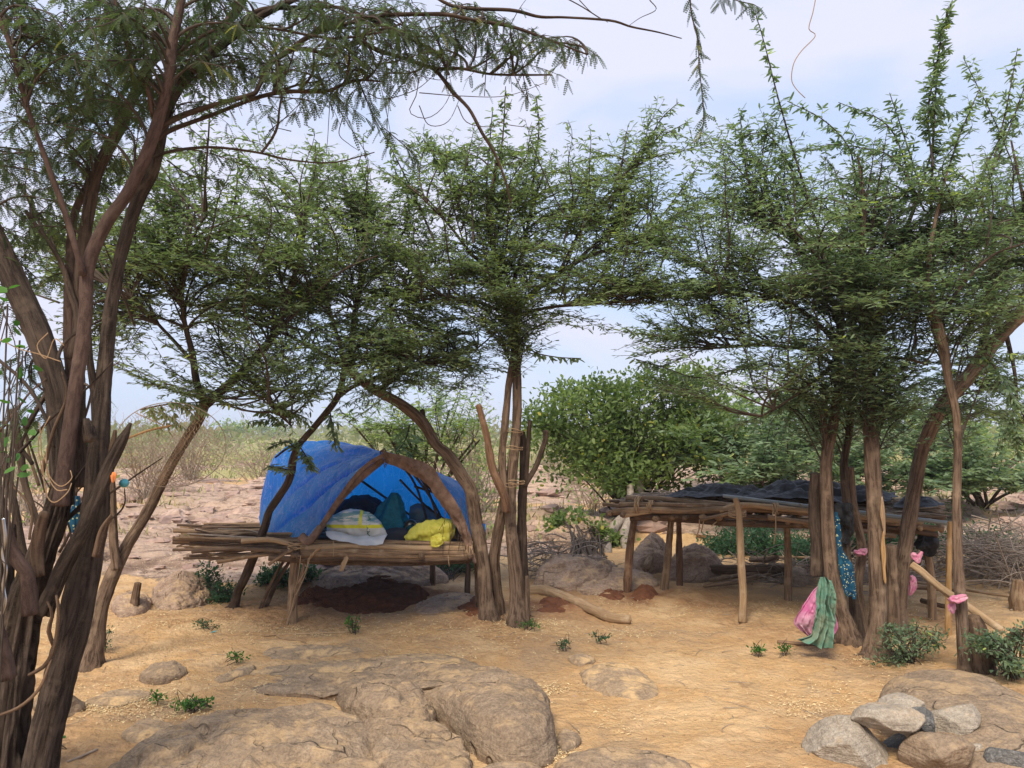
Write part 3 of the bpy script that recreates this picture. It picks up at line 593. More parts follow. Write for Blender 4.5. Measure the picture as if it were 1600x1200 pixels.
# second-left tree (forked, leaning right)
b2 = gb(143, 1040)
d2 = b2[1]
tree('mesquite_tree', 'leaning forked tree left of the blue tent with a string net hung on it', 'tree', b2, [
    ([(138,1046,24),(146,1010,19),(155,960,17),(167,920,16),(183,883,15),(200,850,13),(233,795,12),(260,740,12),(283,700,11),(310,657,12),(322,625,13)], d2, d2+.2, dict(ground=True, node=False, flare=.5)),
    ([(183,890,10),(178,850,9),(176,800,9),(174,742,8)], d2, d2, dict(name='trunk', node=False, rough=.2)),
    ([(320,632,12),(352,605,10),(373,587,10),(420,535,9),(437,505,8),(450,460,7),(470,400,5),(478,340,3)], d2+.2, d2+.6, dict(name='branch')),
    ([(322,630,10),(308,600,8),(300,550,7),(285,480,5),(290,400,4),(325,330,2)], d2+.2, d2-.2, dict(name='branch')),
    ([(305,570,5),(260,520,4),(210,470,3),(160,440,2)], d2+.1, d2-.3, dict(name='branch')),
    ([(373,587,7),(400,600,5),(430,640,4),(455,665,2)], d2+.3, d2+.2, dict(name='branch')),
    ([(420,535,6),(480,470,4),(540,420,3),(590,400,2)], d2+.4, d2+.8, dict(name='branch'))],
    [(330,560,150,55,d2+.2,.9,46),(300,460,170,75,d2+.3,1.1,60),(240,380,130,90,d2+.2,1.,34),(400,400,120,90,d2+.5,1.,36),(210,530,90,50,d2,.7,14),
     (130,470,80,110,d2+.5,.9,22),(370,290,70,60,d2+.4,.6,12),(440,640,30,50,d2+.1,.25,9,dict(droop=.5)),(490,300,60,60,d2+.8,.6,10),(170,330,70,60,d2+.3,.6,12),(230,290,60,40,d2+.3,.5,8),(130,560,60,50,d2+.4,.5,10),(350,350,80,40,d2+.2,.6,12)],
    [([(350,420,4),(362,350,3),(370,290,2),(372,235,1)], d2+.3, d2+.3),([(440,440,3),(470,350,2),(490,280,2),(493,222,1)], d2+.5, d2+.6),
     ([(290,420,3),(255,330,2),(235,250,1)], d2, d2),([(220,640,2.5),(260,632,2),(320,628,1)], d2-.3, d2, dict(droop=.5, wup=-.2))], leaf='leaf')
# dark tree behind the platform, leaning over the tent
b3 = gb(364, 948); d3 = b3[1]
tree('mesquite_tree', 'thin dark tree rising through the stick platform across the left flank of the tent', 'tree', b3, [
    ([(364,952,12),(372,925,10),(381,907,10),(392,880,10),(403,850,9),(414,822,9),(420,800,9),(432,781,9),(448,757,9),(456,735,9),(458,718,9),(466,697,8),(480,680,7),(499,658,7),(525,625,7),(534,600,7),(540,560,6)], d3, d3-1.15, dict(ground=True, node=False)),
    ([(527,622,5),(545,608,5),(562,600,4),(600,585,3),(650,570,2)], d3-1.1, d3-.8, dict(name='branch')),
    ([(540,570,5),(520,500,4),(500,430,3),(490,380,2)], d3-1.15, d3-.6, dict(name='branch')),
    ([(474,690,3),(450,700,3),(430,715,2)], d3-.95, d3-1.1, dict(name='branch', node=False))],
    [(600,600,100,35,d3-.9,.6,24),(520,540,110,50,d3-.8,.8,28),(500,440,80,70,d3-.5,.7,20),(545,640,25,35,d3-1.1,.2,5,dict(droop=.4))],
    [([(478,688,2),(462,700,2),(448,690,1.5),(420,700,1)], d3-1., d3-1.2, dict(wsl=.1)),([(515,640,2),(520,670,1.5),(524,700,1)], d3-1.1, d3-1.3, dict(droop=.6, wsl=.08)),
     ([(470,700,2),(480,716,1.5),(488,735,1)], d3-1., d3-1.3, dict(droop=.5, wsl=.08)),([(455,735,2),(440,732,1.5),(418,728,1)], d3-.9, d3-1.2, dict(wsl=.1)),
     ([(446,668,3),(425,650,2),(410,640,1)], d3-1., d3-1.2, dict(droop=.5))], leaf='leaf', bark='bark_dark', lk=dict(maxlen=1.2))
# leaning tree right of the tent
bL = gb(768, 968); dL = bL[1]
tree('mesquite_tree', 'tree with a stout trunk leaning far left over the opening of the tent', 'tree', bL, [
    ([(766,972,21),(760,940,17),(756,883,16),(744,817,15),(735,767,15),(720,742,15),(700,712,14),(681,694,13),(660,660,14),(625,630,12),(587,610,11),(562,592,11),(545,576,10),(538,560,9)], dL, dL-.1, dict(ground=True, node=False, flare=.4)),
    ([(752,935,12),(748,880,11),(745,850,8),(742,800,6)], dL+.35, dL+.2, dict(name='trunk', ground=True, node=False)),
    ([(548,580,9),(550,540,8),(555,487,7),(562,450,6),(565,400,4),(575,330,3)], dL-.1, dL+.3, dict(name='branch')),
    ([(545,578,7),(500,550,5),(440,520,3),(400,505,2)], dL-.1, dL-.3, dict(name='branch')),
    ([(558,545,5),(600,490,4),(650,440,3),(690,410,2)], dL, dL+.6, dict(name='branch')),
    ([(590,612,5),(640,575,4),(700,560,3),(745,545,2)], dL, dL+.5, dict(name='branch')),
    ([(662,655,6),(661,648,6),(660,640,5)], dL, dL, dict(name='branch', node=False))],
    [(570,510,140,70,dL+.1,1.,52),(640,590,90,40,dL+.3,.7,26),(480,560,90,40,dL-.1,.7,20),(600,400,100,80,dL+.4,.8,30),(510,390,100,90,dL+.2,.8,26),(560,310,80,60,dL+.4,.6,12),(690,540,60,50,dL+.4,.5,14),(420,520,60,40,dL-.2,.5,10),(640,330,60,60,dL+.3,.5,9),(440,330,60,60,dL+.1,.5,10),(720,590,50,20,dL+.4,.3,8)],
    [([(570,380,3),(575,300,2),(560,250,1)], dL+.2, dL+.2),([(500,450,3),(497,350,2),(495,260,1.5),(493,225,1)], dL, dL+.1),([(600,420,3),(640,330,2),(610,250,1)], dL+.4, dL+.4),
     ([(640,665,2),(632,690,1.5),(610,720,1)], dL+.6, dL+1., dict(droop=.3))], leaf='leaf')
# centre multi-stem tree
bC = gb(803, 975); dC = bC[1]
tree('mesquite_tree', 'upright multi-stemmed tree in mid yard with wired stems and a lopped stub', 'tree', bC, [
    ([(812,978,24),(810,950,18),(807,900,16),(799,833,14),(797,783,14),(800,733,13),(807,667,11),(808,600,10),(805,545,10),(802,515,11),(796,490,10),(785,455,8),(772,400,6),(765,330,4),(775,250,2)], dC, dC+.2, dict(ground=True, flare=.5, fq=4)),
    ([(790,800,10),(788,773,10),(785,717,9),(790,650,9),(795,600,8),(803,550,7),(808,525,7)], dC-.03, dC+.15, dict(name='trunk', node=False)),
    ([(792,800,9),(788,775,10),(770,733,9),(760,683,8),(747,633,7)], dC-.1, dC-.15, dict(name='stub', mat='bark_red', node=False, rough=.2)),
    ([(822,955,11),(817,883,12),(815,800,11),(818,750,10),(818,700,9),(816,675,7)], dC+.3, dC+.25, dict(name='trunk', ground=True, node=False, mat='bark_dark')),
    ([(820,760,8),(824,710,6),(828,657,5)], dC+.25, dC+.2, dict(name='branch', node=False, mat='bark_dark')),
    ([(820,757,7),(837,730,6),(847,703,6),(852,688,6),(853,673,7)], dC+.25, dC+.2, dict(name='branch', node=False, mat='bark_dark')),
    ([(782,950,14),(774,900,13),(773,867,13),(781,817,12),(790,770,10)], dC+.3, dC+.1, dict(name='trunk', ground=True, node=False)),
    ([(825,950,6),(824,925,6),(823,900,4)], dC-.05, dC-.05, dict(name='stub', ground=True, node=False)),
    ([(775,420,5),(740,400,4),(700,350,3),(650,300,2)], dC+.2, dC-.2, dict(name='branch')),
    ([(800,500,7),(830,460,6),(870,430,5),(920,400,4),(980,380,3),(1040,350,2)], dC+.15, dC+.1, dict(name='branch')),
    ([(792,470,6),(815,400,5),(830,330,4),(850,270,2)], dC+.15, dC+.5, dict(name='branch')),
    ([(800,495,5),(860,480,4),(930,475,3),(1000,470,2)], dC+.15, dC-.2, dict(name='branch')),
    ([(790,490,5),(740,470,4),(690,470,3),(650,465,2)], dC+.1, dC-.1, dict(name='branch')),
    ([(870,432,4),(920,340,3),(980,270,2),(1040,200,1)], dC+.1, dC+.2, dict(name='branch'))],
    [(800,420,130,60,dC+.2,.9,44),(900,470,110,32,dC+.1,.8,30),(700,480,90,40,dC+.1,.7,22),(790,470,70,40,dC-.3,.4,20),(760,330,110,80,dC+.2,.8,34),(880,380,120,70,dC+.2,.8,36),(980,420,90,70,dC+.2,.7,28),
     (970,330,90,70,dC+.3,.6,22),(830,290,90,60,dC+.3,.6,18),(670,340,60,60,dC,.6,14),(1030,470,40,40,dC,.5,10),(1030,290,60,60,dC+.2,.5,10),(1060,380,50,60,dC+.1,.5,14),(1080,470,60,40,dC,.4,14),(1010,240,60,60,dC+.2,.4,9),(900,300,80,50,dC,.5,12),(620,380,60,60,dC-.1,.5,12),(650,290,50,60,dC,.5,8),(700,250,50,50,dC+.1,.4,6)],
    [([(770,360,4),(772,290,3),(785,220,2),(790,135,1)], dC+.2, dC+.2, dict(wsl=.22)),([(765,380,3),(760,300,2),(766,215,1.5),(770,170,1)], dC, dC, dict(wsl=.2)),([(830,330,3),(835,260,2),(842,200,1.5),(838,150,1)], dC+.4, dC+.4),
     ([(950,330,3),(1000,250,2),(1030,190,1.5),(1060,160,1)], dC+.2, dC+.1, dict(wsl=.2)),([(900,370,3),(960,300,2),(1010,230,1.5),(1075,190,1)], dC+.3, dC+.3, dict(wsl=.2)),
     ([(880,380,3),(905,300,2),(930,250,1)], dC, dC),([(980,400,3),(1040,330,2),(1090,260,1)], dC, dC-.2),([(720,330,3),(690,260,2),(660,215,1)], dC, dC),
     ([(812,530,2),(835,550,2),(870,558,1.5),(908,560,1)], dC, dC-.2, dict(droop=.45, wsub=5, wsl=.08)),([(740,380,3),(735,290,2),(725,225,1)], dC-.2, dC-.2),([(680,380,3),(640,290,2),(600,210,1)], dC, dC)],
    leaf='leaf', bark='bark')
# right cluster
bR = gb(1325, 1003); dR = bR[1]
tree('mesquite_tree', 'slim curving trunks with a polka dotted blue cloth, leftmost of the right-hand clump', 'tree', bR, [
    ([(1326,1006,24),(1318,970,20),(1312,950,18),(1299,890,16),(1294,827,15),(1291,763,13),(1292,710,13),(1302,662,11),(1311,590,10),(1308,546,9),(1315,500,7),(1330,430,5)], dR, dR, dict(ground=True, flare=.5)),
    ([(1292,705,9),(1287,662,8),(1287,625,8),(1285,600,7)], dR, dR, dict(name='stub', node=False)),
    ([(1340,1000,20),(1335,944,11),(1322,858,10),(1323,795,10),(1318,732,9),(1326,680,8),(1330,633,8),(1328,546,8),(1335,480,6),(1340,400,4)], dR+.15, dR+.2, dict(ground=True, mat='bark_dark')),
    ([(1350,990,17),(1340,920,11),(1347,858,10),(1334,790,9),(1328,730,8)], dR+.3, dR+.25, dict(ground=True, node=False)),
    ([(1276,900,14),(1277,850,13),(1273,800,13),(1275,740,13)], dR+.1, dR+.1, dict(name='stub', node=False, mat='bark_dark', rough=.2)),
    ([(1310,560,6),(1280,590,4),(1240,620,3),(1190,650,2)], dR, dR-.2, dict(name='branch')),
    ([(1310,540,6),(1260,490,5),(1190,460,4),(1110,440,2)], dR, dR, dict(name='branch')),
    ([(1315,500,5),(1270,420,4),(1220,350,3),(1170,280,2)], dR, dR+.2, dict(name='branch')),
    ([(1310,570,5),(1250,545,4),(1180,540,3),(1100,545,2)], dR, dR+.2, dict(name='branch'))],
    [(1200,520,140,60,dR,.8,50),(1230,430,130,70,dR+.1,.8,44),(1120,470,80,50,dR+.1,.6,20),(1160,590,110,28,dR,.5,20,dict(leaf=None)) if False else (1160,590,110,28,dR,.5,18),(1200,350,100,70,dR+.2,.7,24),(1290,560,70,50,dR-.2,.5,20),(1110,390,70,50,dR+.2,.5,14),(1090,300,60,50,dR+.3,.5,10),(1060,540,70,25,dR+.1,.4,10),(1120,300,60,60,dR+.1,.5,12),(1150,220,50,50,dR,.4,7),(1070,430,60,50,dR,.4,12),(1040,590,60,16,dR+.2,.3,8),(1290,280,70,60,dR+.2,.5,12)],
    [([(1300,420,4),(1250,270,3),(1215,150,2),(1195,70,1.5),(1180,20,1)], dR, dR-.1, dict(wsl=.14)),([(1180,330,3),(1165,260,2),(1158,200,1.5),(1158,172,1)], dR+.2, dR+.2),
     ([(1250,400,3),(1225,290,2),(1180,250,1.5),(1140,230,1)], dR, dR),([(1340,330,3),(1330,240,2),(1290,190,1.5),(1230,158,1)], dR+.2, dR+.2),([(1180,500,2),(1090,520,2),(1030,525,1.5),(985,520,1)], dR+.1, dR, dict(wsl=.12)),
     ([(1200,560,2),(1100,590,2),(1040,575,1.5),(990,560,1)], dR+.2, dR+.1, dict(wsl=.12)),([(1280,600,2),(1240,625,2),(1190,650,1.5),(1140,668,1)], dR, dR, dict(droop=.3)),([(1270,330,3),(1205,215,2),(1150,215,1)], dR+.1, dR+.1)],
    leaf='leaf_blue', bark='bark')
bM = gb(1370, 1025); dM = bM[1]
tree('mesquite_tree', 'straight thick trunk with a long peeled yellow scar, middle of the right-hand clump', 'tree', bM, [
    ([(1372,1032,30),(1371,1000,21),(1372,937,19),(1369,858,18),(1366,779,17),(1362,710,17),(1360,662,15),(1357,590,15),(1358,530,14),(1350,470,10),(1345,400,7),(1350,320,5),(1340,240,2)], dM, dM+.1, dict(ground=True, flare=.6)),
    ([(1360,520,10),(1385,460,8),(1400,400,6),(1430,320,4),(1455,240,2)], dM+.1, dM+.3, dict(name='branch')),
    ([(1385,455,6),(1440,420,5),(1500,380,3),(1560,350,2)], dM+.1, dM, dict(name='branch')),
    ([(1352,490,6),(1300,430,5),(1260,380,3),(1220,340,2)], dM+.1, dM-.2, dict(name='branch')),
    ([(1360,560,5),(1410,560,4),(1450,570,3)], dM, dM-.2, dict(name='branch'))],
    [(1380,460,120,60,dM,.8,46),(1420,370,110,70,dM+.2,.8,40),(1330,380,90,60,dM,.7,28),(1400,560,80,45,dM,.5,24),(1340,540,60,50,dM-.2,.4,16),(1460,440,80,50,dM-.2,.5,22),(1400,290,90,50,dM+.2,.6,16),(1440,620,60,25,dM+.1,.3,9),(1500,350,60,50,dM,.5,10)],
    [([(1455,330,4),(1458,220,3),(1463,130,2),(1470,60,1.5),(1488,0,1)], dM+.1, dM, dict(wsl=.18, wsub=14, spacing=.026)),([(1458,260,3),(1450,180,2),(1465,90,1.5),(1482,10,1)], dM, dM, dict(wsl=.17, wsub=16, spacing=.02)),
     ([(1430,320,3),(1410,240,2),(1380,190,1.5),(1310,160,1)], dM+.2, dM+.2),([(1440,300,3),(1415,220,2),(1390,145,1)], dM+.3, dM+.3),([(1445,330,3),(1400,250,2),(1340,230,1.5),(1290,225,1)], dM, dM),
     ([(1462,200,2),(1460,180,2),(1458,160,1)], dM-.1, dM-.1, dict(droop=.7)),([(1470,300,3),(1500,210,2),(1530,140,1)], dM+.1, dM+.1)],
    leaf='leaf_blue', bark='bark')
bN = gb(1405, 985); dN = bN[1]
tree('mesquite_tree', 'trunk bending far right behind the peeled trunk, a lopped second trunk at its foot', 'tree', bN, [
    ([(1402,992,24),(1403,960,18),(1407,906,17),(1416,842,16),(1429,763,15),(1440,705,15),(1451,677,15),(1468,640,16),(1488,615,17),(1515,587,16),(1544,546,16),(1576,511,15),(1600,487,15),(1660,430,12),(1720,350,8),(1760,260,5)], dN, dN-.3, dict(ground=True, flare=.4)),
    ([(1398,990,16),(1395,950,15),(1393,900,14),(1391,852,13)], dN-.15, dN-.15, dict(name='stub', ground=True, node=False, rough=.25)),
    ([(1515,590,9),(1540,520,7),(1545,440,5),(1560,350,4),(1590,260,2)], dN-.1, dN+.1, dict(name='branch')),
    ([(1600,485,8),(1610,400,6),(1600,320,4),(1580,220,2)], dN-.2, dN-.2, dict(name='branch')),
    ([(1570,515,6),(1585,580,4),(1590,640,2)], dN-.2, dN-.3, dict(name='branch'))],
    [(1550,430,80,55,dN+.4,.6,34),(1490,490,70,45,dN+.6,.4,24),(1580,360,80,60,dN,.6,28),(1575,620,35,60,dN+.3,.3,14,dict(droop=.3)),(1640,420,80,90,dN-.2,.6,24),(1560,290,70,60,dN,.5,14),(1640,590,50,50,dN,.4,10),(1460,600,40,40,dN+.5,.3,9)],
    [([(1530,320,3),(1570,220,2),(1610,110,1)], dN-.1, dN-.1, dict(wsl=.2)),([(1500,360,4),(1545,250,3),(1590,170,2),(1630,100,1)], dN+.1, dN+.1, dict(wsl=.22)),([(1540,300,3),(1570,180,2),(1590,75,1)], dN, dN, dict(wsl=.18)),
     ([(1580,250,2),(1550,180,2),(1520,120,1.5),(1505,90,1)], dN, dN),([(1580,640,2),(1590,680,2),(1610,700,1)], dN-.2, dN-.3, dict(droop=.4))],
    leaf='leaf_blue', bark='bark')
bS = gb(1515, 1050); dS = bS[1]
tree('mesquite_tree', 'rightmost slim trunk growing from a splintered stump, with a pole tied across it', 'tree', bS, [
    ([(1508,1055,16),(1506,1020,14),(1501,937,12),(1496,858,10),(1495,763,9),(1497,700,9),(1494,648,9),(1482,590,9),(1474,545,12),(1464,510,12),(1455,470,9),(1450,420,6),(1462,340,4),(1480,270,2)], dS, dS+.3, dict(ground=True)),
    ([(1530,1058,30),(1528,1020,24),(1525,980,18),(1521,962,11)], dS+.05, dS+.05, dict(name='stump', ground=True, node=False, rough=.4, mat='wood_dark', flare=.2)),
    ([(1545,1040,11),(1565,1015,11),(1582,998,12),(1590,985,11)], dS, dS-.1, dict(name='stub', node=False, rough=.2)),
    ([(1465,510,6),(1500,450,5),(1550,400,3),(1600,380,2)], dS+.3, dS, dict(name='branch'))],
    [(1480,440,80,45,dS+.7,.4,22),(1520,380,80,50,dS+.3,.5,20),(1520,650,50,20,dS+.7,.2,6),(1590,470,60,50,dS-.1,.4,16)],
    [([(1500,560,3),(1540,560,2),(1570,600,1.5),(1585,650,1)], dS+.1, dS, dict(droop=.4))], leaf='leaf_blue', bark='bark')
# near left tree
dT = 3.35
bT = P(40, 1300, dT); bT[2] = gz(bT[0], bT[1])
NL = dict(ln=.075, wd=.022, spacing=.055, pinn=2, droop=.75, serr=8, sl=.26, sagz=.05, sub=6, subup=-.15)
tree('mesquite_tree', 'big dark many-stemmed tree filling the left edge, its boughs arching overhead', 'tree', bT, [
    ([(-6,1330,56),(4,1200,48),(16,1080,42),(28,1000,36),(42,930,32),(66,860,28),(88,800,24),(100,740,20)], dT, dT, dict(ground=False, node=False, rough=.3, seg=64, fq=5, mat='bark_near', step=.012)),
    ([(-30,1330,60),(-16,1150,48),(-12,1000,40),(-4,900,30),(6,820,22)], dT+.15, dT+.2, dict(node=False, rough=.3, seg=56, fq=5, mat='bark_near', step=.012)),
    ([(44,1300,38),(70,1160,35),(97,1050,33),(120,960,33),(135,880,30),(150,790,27),(152,720,23),(158,640,18),(162,587,16),(173,483,15),(190,395,14),(213,320,14),(240,262,13),(253,205,12),(266,160,12),(290,120,12),(320,92,10),(352,66,9),(400,30,8),(440,8,7),(520,-30,5)], dT-.05, dT+.25, dict(rough=.2, seg=40, fq=4, mat='bark_near')),
    ([(95,790,18),(100,740,16),(117,613,16),(133,500,15),(138,417,15),(165,350,15),(200,300,14),(235,225,14),(262,133,12),(270,67,11),(283,0,10),(290,-80,8)], dT-.2, dT-.1, dict(rough=.06, seg=32, mat='bark_smooth')),
    ([(98,790,24),(96,700,26),(90,620,27),(70,550,27),(48,495,27),(18,430,26),(-10,370,24),(-60,260,18)], dT+.1, dT+.2, dict(rough=.14, seg=36, mat='bark_near')),
    ([(128,760,17),(124,640,15),(122,560,14),(125,480,14),(130,383,14),(148,283,13),(168,235,13),(187,200,13),(214,140,12),(245,88,11),(300,80,10),(340,50,10),(377,5,9),(400,-60,7)], dT+.25, dT+.6, dict(rough=.15, seg=28, mat='bark_dark')),
    ([(130,430,8),(120,393,7),(100,327,7),(80,273,7),(60,217,6),(40,160,6),(20,83,6),(0,30,5),(-20,-30,4)], dT-.2, dT-.4, dict(rough=.06, name='branch', mat='bark_smooth')),
    ([(246,190,6),(238,178,6),(230,137,6),(207,100,5),(193,50,5),(180,0,4),(170,-60,3)], dT-.1, dT-.3, dict(rough=.06, name='branch', mat='bark_smooth')),
    ([(108,560,9),(120,500,8),(108,450,8),(90,400,6),(40,330,5)], dT+.2, dT+.4, dict(name='branch', mat='bark_dark')),
    ([(110,700,14),(112,600,13),(108,520,12),(110,420,11),(118,330,9),(160,250,7)], dT+.3, dT+.5, dict(name='trunk', mat='bark_smooth', node=False)),
    ([(152,720,11),(148,620,10),(140,560,9),(136,500,8)], dT+.1, dT, dict(name='trunk', mat='bark_near', node=False)),
    ([(70,960,18),(98,890,15),(130,830,14),(152,780,13),(172,725,12),(190,690,10),(204,661,3)], dT-.15, dT-.1, dict(name='stub', node=False, rough=.5, fq=4, seg=30, mat='bark_near')),
    ([(140,690,14),(136,670,14),(132,655,8)], dT-.15, dT-.15, dict(name='stub', node=False, rough=.35, seg=24, mat='bark_near')),
    ([(48,960,17),(43,900,15),(22,867,14),(8,820,12),(-5,760,9)], dT-.3, dT-.35, dict(name='branch', node=False, mat='bark_smooth')),
    ([(10,1060,20),(0,1000,16),(-20,950,14)], dT-.35, dT-.4, dict(name='branch', node=False, mat='bark_smooth')),
    ([(84,1010,4),(76,985,5),(82,960,4),(74,940,2)], dT-.45, dT-.5, dict(name='dead_twig', node=False, mat='wood_dark')),
    ([(45,1055,4),(70,1040,5),(85,1010,5),(92,960,5),(88,930,3)], dT-.5, dT-.5, dict(name='dead_twig', node=False, mat='wood_dark')),
    ([(-10,1120,3),(30,1105,4),(62,1075,4),(80,1030,2)], dT-.5, dT-.5, dict(name='dead_twig', node=False, mat='wood_dark')),
    ([(20,640,9),(30,700,10),(40,760,8),(70,850,8)], dT+.5, dT+.4, dict(name='branch', node=False, mat='bark_dark')),
    ([(-5,560,4),(40,600,4),(70,650,4),(85,700,3)], dT-.1, dT, dict(name='branch', node=False, mat='twig')),
    ([(5,720,10),(20,780,9),(40,880,9),(60,940,9)], dT+.6, dT+.5, dict(name='trunk', node=False, mat='bark_dark')),
    # arching boughs
    ([(243,210,8),(262,192,8),(300,175,7),(360,157,6),(395,147,6),(403,138,6),(420,103,6),(450,80,6),(490,53,6),(533,40,5),(587,25,5),(667,22,5),(700,23,5),(733,30,4),(800,42,4),(857,62,3),(917,85,2)], dT, dT+.5, dict(name='branch', mat='bark_dark')),
    ([(240,222,6),(268,203,6),(330,180,5),(400,153,5),(450,143,5),(507,143,4),(533,133,4),(560,125,3),(600,128,2)], dT+.05, dT+.4, dict(name='branch', mat='bark_dark')),
    ([(450,82,4),(467,76,5),(493,80,5),(517,87,5),(543,70,5),(567,67,6),(593,80,6),(627,90,5),(680,107,5),(720,107,4),(760,115,3),(797,117,3),(862,117,2)], dT+.3, dT+.6, dict(name='branch', mat='bark_dark')),
    ([(676,105,5),(690,120,5),(707,143,5),(733,170,4),(753,207,4),(773,240,3.5),(790,283,3),(798,317,2)], dT+.45, dT+.6, dict(name='branch', mat='bark_dark', node=False)),
    ([(352,66,6),(400,18,6),(470,12,5),(533,12,4),(573,28,4),(617,50,4),(667,73,4),(687,87,4),(702,117,3)], dT+.2, dT+.5, dict(name='branch', mat='bark_dark')),
    ([(640,-40,5),(693,3,4),(733,13,4),(800,16,4),(843,26,3.5),(883,27,3),(953,32,3),(987,42,2.5),(1027,50,2),(1065,60,1.2)], dT+.4, dT+.8, dict(name='branch', mat='bark_dark')),
    ([(870,-10,1.5),(905,8,1.5),(940,30,1.5)], dT+.7, dT+.7, dict(name='branch', mat='bark_dark', node=False)),
    ([(240,246,4),(268,236,4),(330,230,3.5),(400,238,3),(455,250,2.5),(520,254,2),(585,238,1.2)], dT+.05, dT+.3, dict(name='branch', mat='bark_dark')),
    ([(255,100,5),(310,60,4),(360,40,4),(430,45,3.5),(520,60,3),(600,50,2)], dT, dT+.2, dict(name='branch', mat='bark_dark'))],
    [(90,60,110,70,dT-.2,.35,26),(200,120,100,70,dT+.2,.5,22),(60,170,80,70,dT+.1,.4,16),(330,30,90,40,dT+.2,.4,18),(420,100,70,40,dT+.1,.3,12),(520,30,100,40,dT+.3,.4,18),(540,110,60,40,dT+.4,.3,10),
     (640,50,70,40,dT+.4,.3,10),(720,20,80,30,dT+.5,.3,10),(820,60,50,25,dT+.5,.2,6),(60,300,90,80,dT+.5,.4,16),(20,420,60,70,dT+.4,.3,8),(150,20,80,40,dT-.3,.3,10),(150,260,60,60,dT+.7,.3,8),(30,620,30,60,dT+.4,.3,4),(300,120,50,40,dT+.4,.3,7)],
    [([(1078,-20,2),(1080,20,2),(1090,60,2),(1092,90,1.8),(1093,110,1.5),(1097,147,1.5),(1100,187,1.3),(1093,217,1)], dT+.8, dT+.8, dict(wsub=0, spacing=.022, pinn=2, t0w=0, serr=7)),
     ([(1120,-20,2),(1150,0,2),(1180,8,1.3),(1185,20,1)], dT+.9, dT+.9, dict(wsub=4, wsl=.08, spacing=.025)),
     ([(808,43,1.5),(814,80,1.5),(818,120,1.2),(826,160,1)], dT+.6, dT+.6, dict(wsub=3, wsl=.07)),
     ([(760,110,1.5),(762,60,1.2),(757,150,1)], dT+.5, dT+.5, dict(wsub=3, wsl=.07)),
     ([(860,62,1.5),(890,70,1.2),(915,75,1),(936,90,1)], dT+.6, dT+.6, dict(wsub=4, wsl=.09)),
     ([(560,125,2),(570,150,1.5),(585,185,1.2),(600,210,1)], dT+.4, dT+.4, dict(wsub=6, wsl=.09)),([(700,117,2),(700,90,1.5),(697,140,1)], dT+.4, dT+.5, dict(wsub=4, wsl=.08)),
     ([(600,200,1.5),(640,235,1.2),(655,255,1)], dT+.5, dT+.6, dict(wsub=5, wsl=.09)),([(405,150,2),(470,155,1.5),(500,165,1)], dT+.2, dT+.2, dict(wsub=5, wsl=.08)),
     ([(270,230,2),(330,240,1.5),(395,262,1),(420,262,1)], dT, dT+.1, dict(wsub=6, wsl=.1)),([(260,250,2),(300,275,1.5),(350,280,1)], dT, dT+.1, dict(wsub=5, wsl=.1))],
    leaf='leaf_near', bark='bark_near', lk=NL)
_nt = [o for o in bpy.data.objects if o.get('label', '').startswith('big dark many')][0]
_rg = np.random.default_rng(15); mbc = MB()
for i in range(26):
    x0, y0 = _rg.uniform(-10, 120), _rg.uniform(600, 900); a = _rg.normal()*.5+(-.35 if i % 2 else .35); l = _rg.uniform(60, 190); d0 = dT+_rg.uniform(-.15, .7); q = np.array([[x0, y0], [x0+math.sin(a)*l*.4+_rg.normal()*9, y0-l*.4], [x0+math.sin(a)*l*.8+_rg.normal()*14, y0-l*.75], [x0+math.sin(a*1.3)*l*1.1, y0-l]])
    tb_ = MB(); tube(tb_, P(q[:, 0], q[:, 1], d0), np.array([1, .8, .6, .3])*_rg.uniform(.004, .013), seg=8, step=.02, rough=.1, lump=.2, seed=i); tb_.build('dead_branch', M[['bark_dark', 'wood_dark', 'bark_near'][i % 3]], _nt)
for i, (sp, dd_, mt__) in enumerate([([(60,900,14),(58,860,13),(64,820,11),(70,800,9)], -.2, 'wood_dark'), ([(150,870,8),(160,830,7),(174,805,3)], -.22, 'wood_dark'), ([(164,760,8),(172,735,8),(176,700,7),(180,672,3)], -.05, 'wood_dark')]):
    pts, rd = limb3(sp, dT+dd_); tb_ = MB(); tube(tb_, pts, rd, seg=18, step=.012, rough=.45, lump=.4, seed=i+30); tb_.build('broken_stub', M[mt__], _nt)
# bare looping tendrils hanging off the near boughs
TW = [[(560,95),(585,110),(640,115),(690,125),(720,110)], [(575,145),(600,155),(650,140),(680,115),(700,95)], [(655,120),(650,150),(640,175),(665,185),(690,170),(705,140),(700,110)], [(655,145),(720,150),(790,150),(850,130)], [(655,165),(670,195),(700,190),(720,150)],
      [(715,165),(728,190),(755,198),(778,195),(790,180),(800,155)], [(777,190),(800,196),(840,200)], [(490,95),(510,140),(535,180),(560,220),(572,240),(577,262),(580,290)], [(535,185),(530,210),(545,225),(560,235)], [(610,50),(613,100),(608,160),(605,190)],
      [(455,205),(430,200),(420,206)], [(420,205),(450,180),(480,150)], [(905,0),(925,20),(950,35)], [(1015,0),(1025,15),(1000,28),(980,42)], [(395,85),(430,110),(448,120),(450,105),(440,90)], [(565,240),(560,255),(553,270)], [(700,60),(698,90),(700,120)], [(500,90),(515,130),(513,200),(510,240)], [(800,110),(815,140),(830,165)]]
X = np.array([catmull(P([q[0] for q in t], [q[1] for q in t], dT+.45), 18) for t in TW])
nt0 = [o for o in bpy.data.objects if o.get('label', '').startswith('big dark many')][0]
for x_ in X:
    tt = MB(); tubes(tt, x_[None], np.linspace(.0028, .0014, 18)[None], 5); tt.build('tendril', M['twig'], nt0)
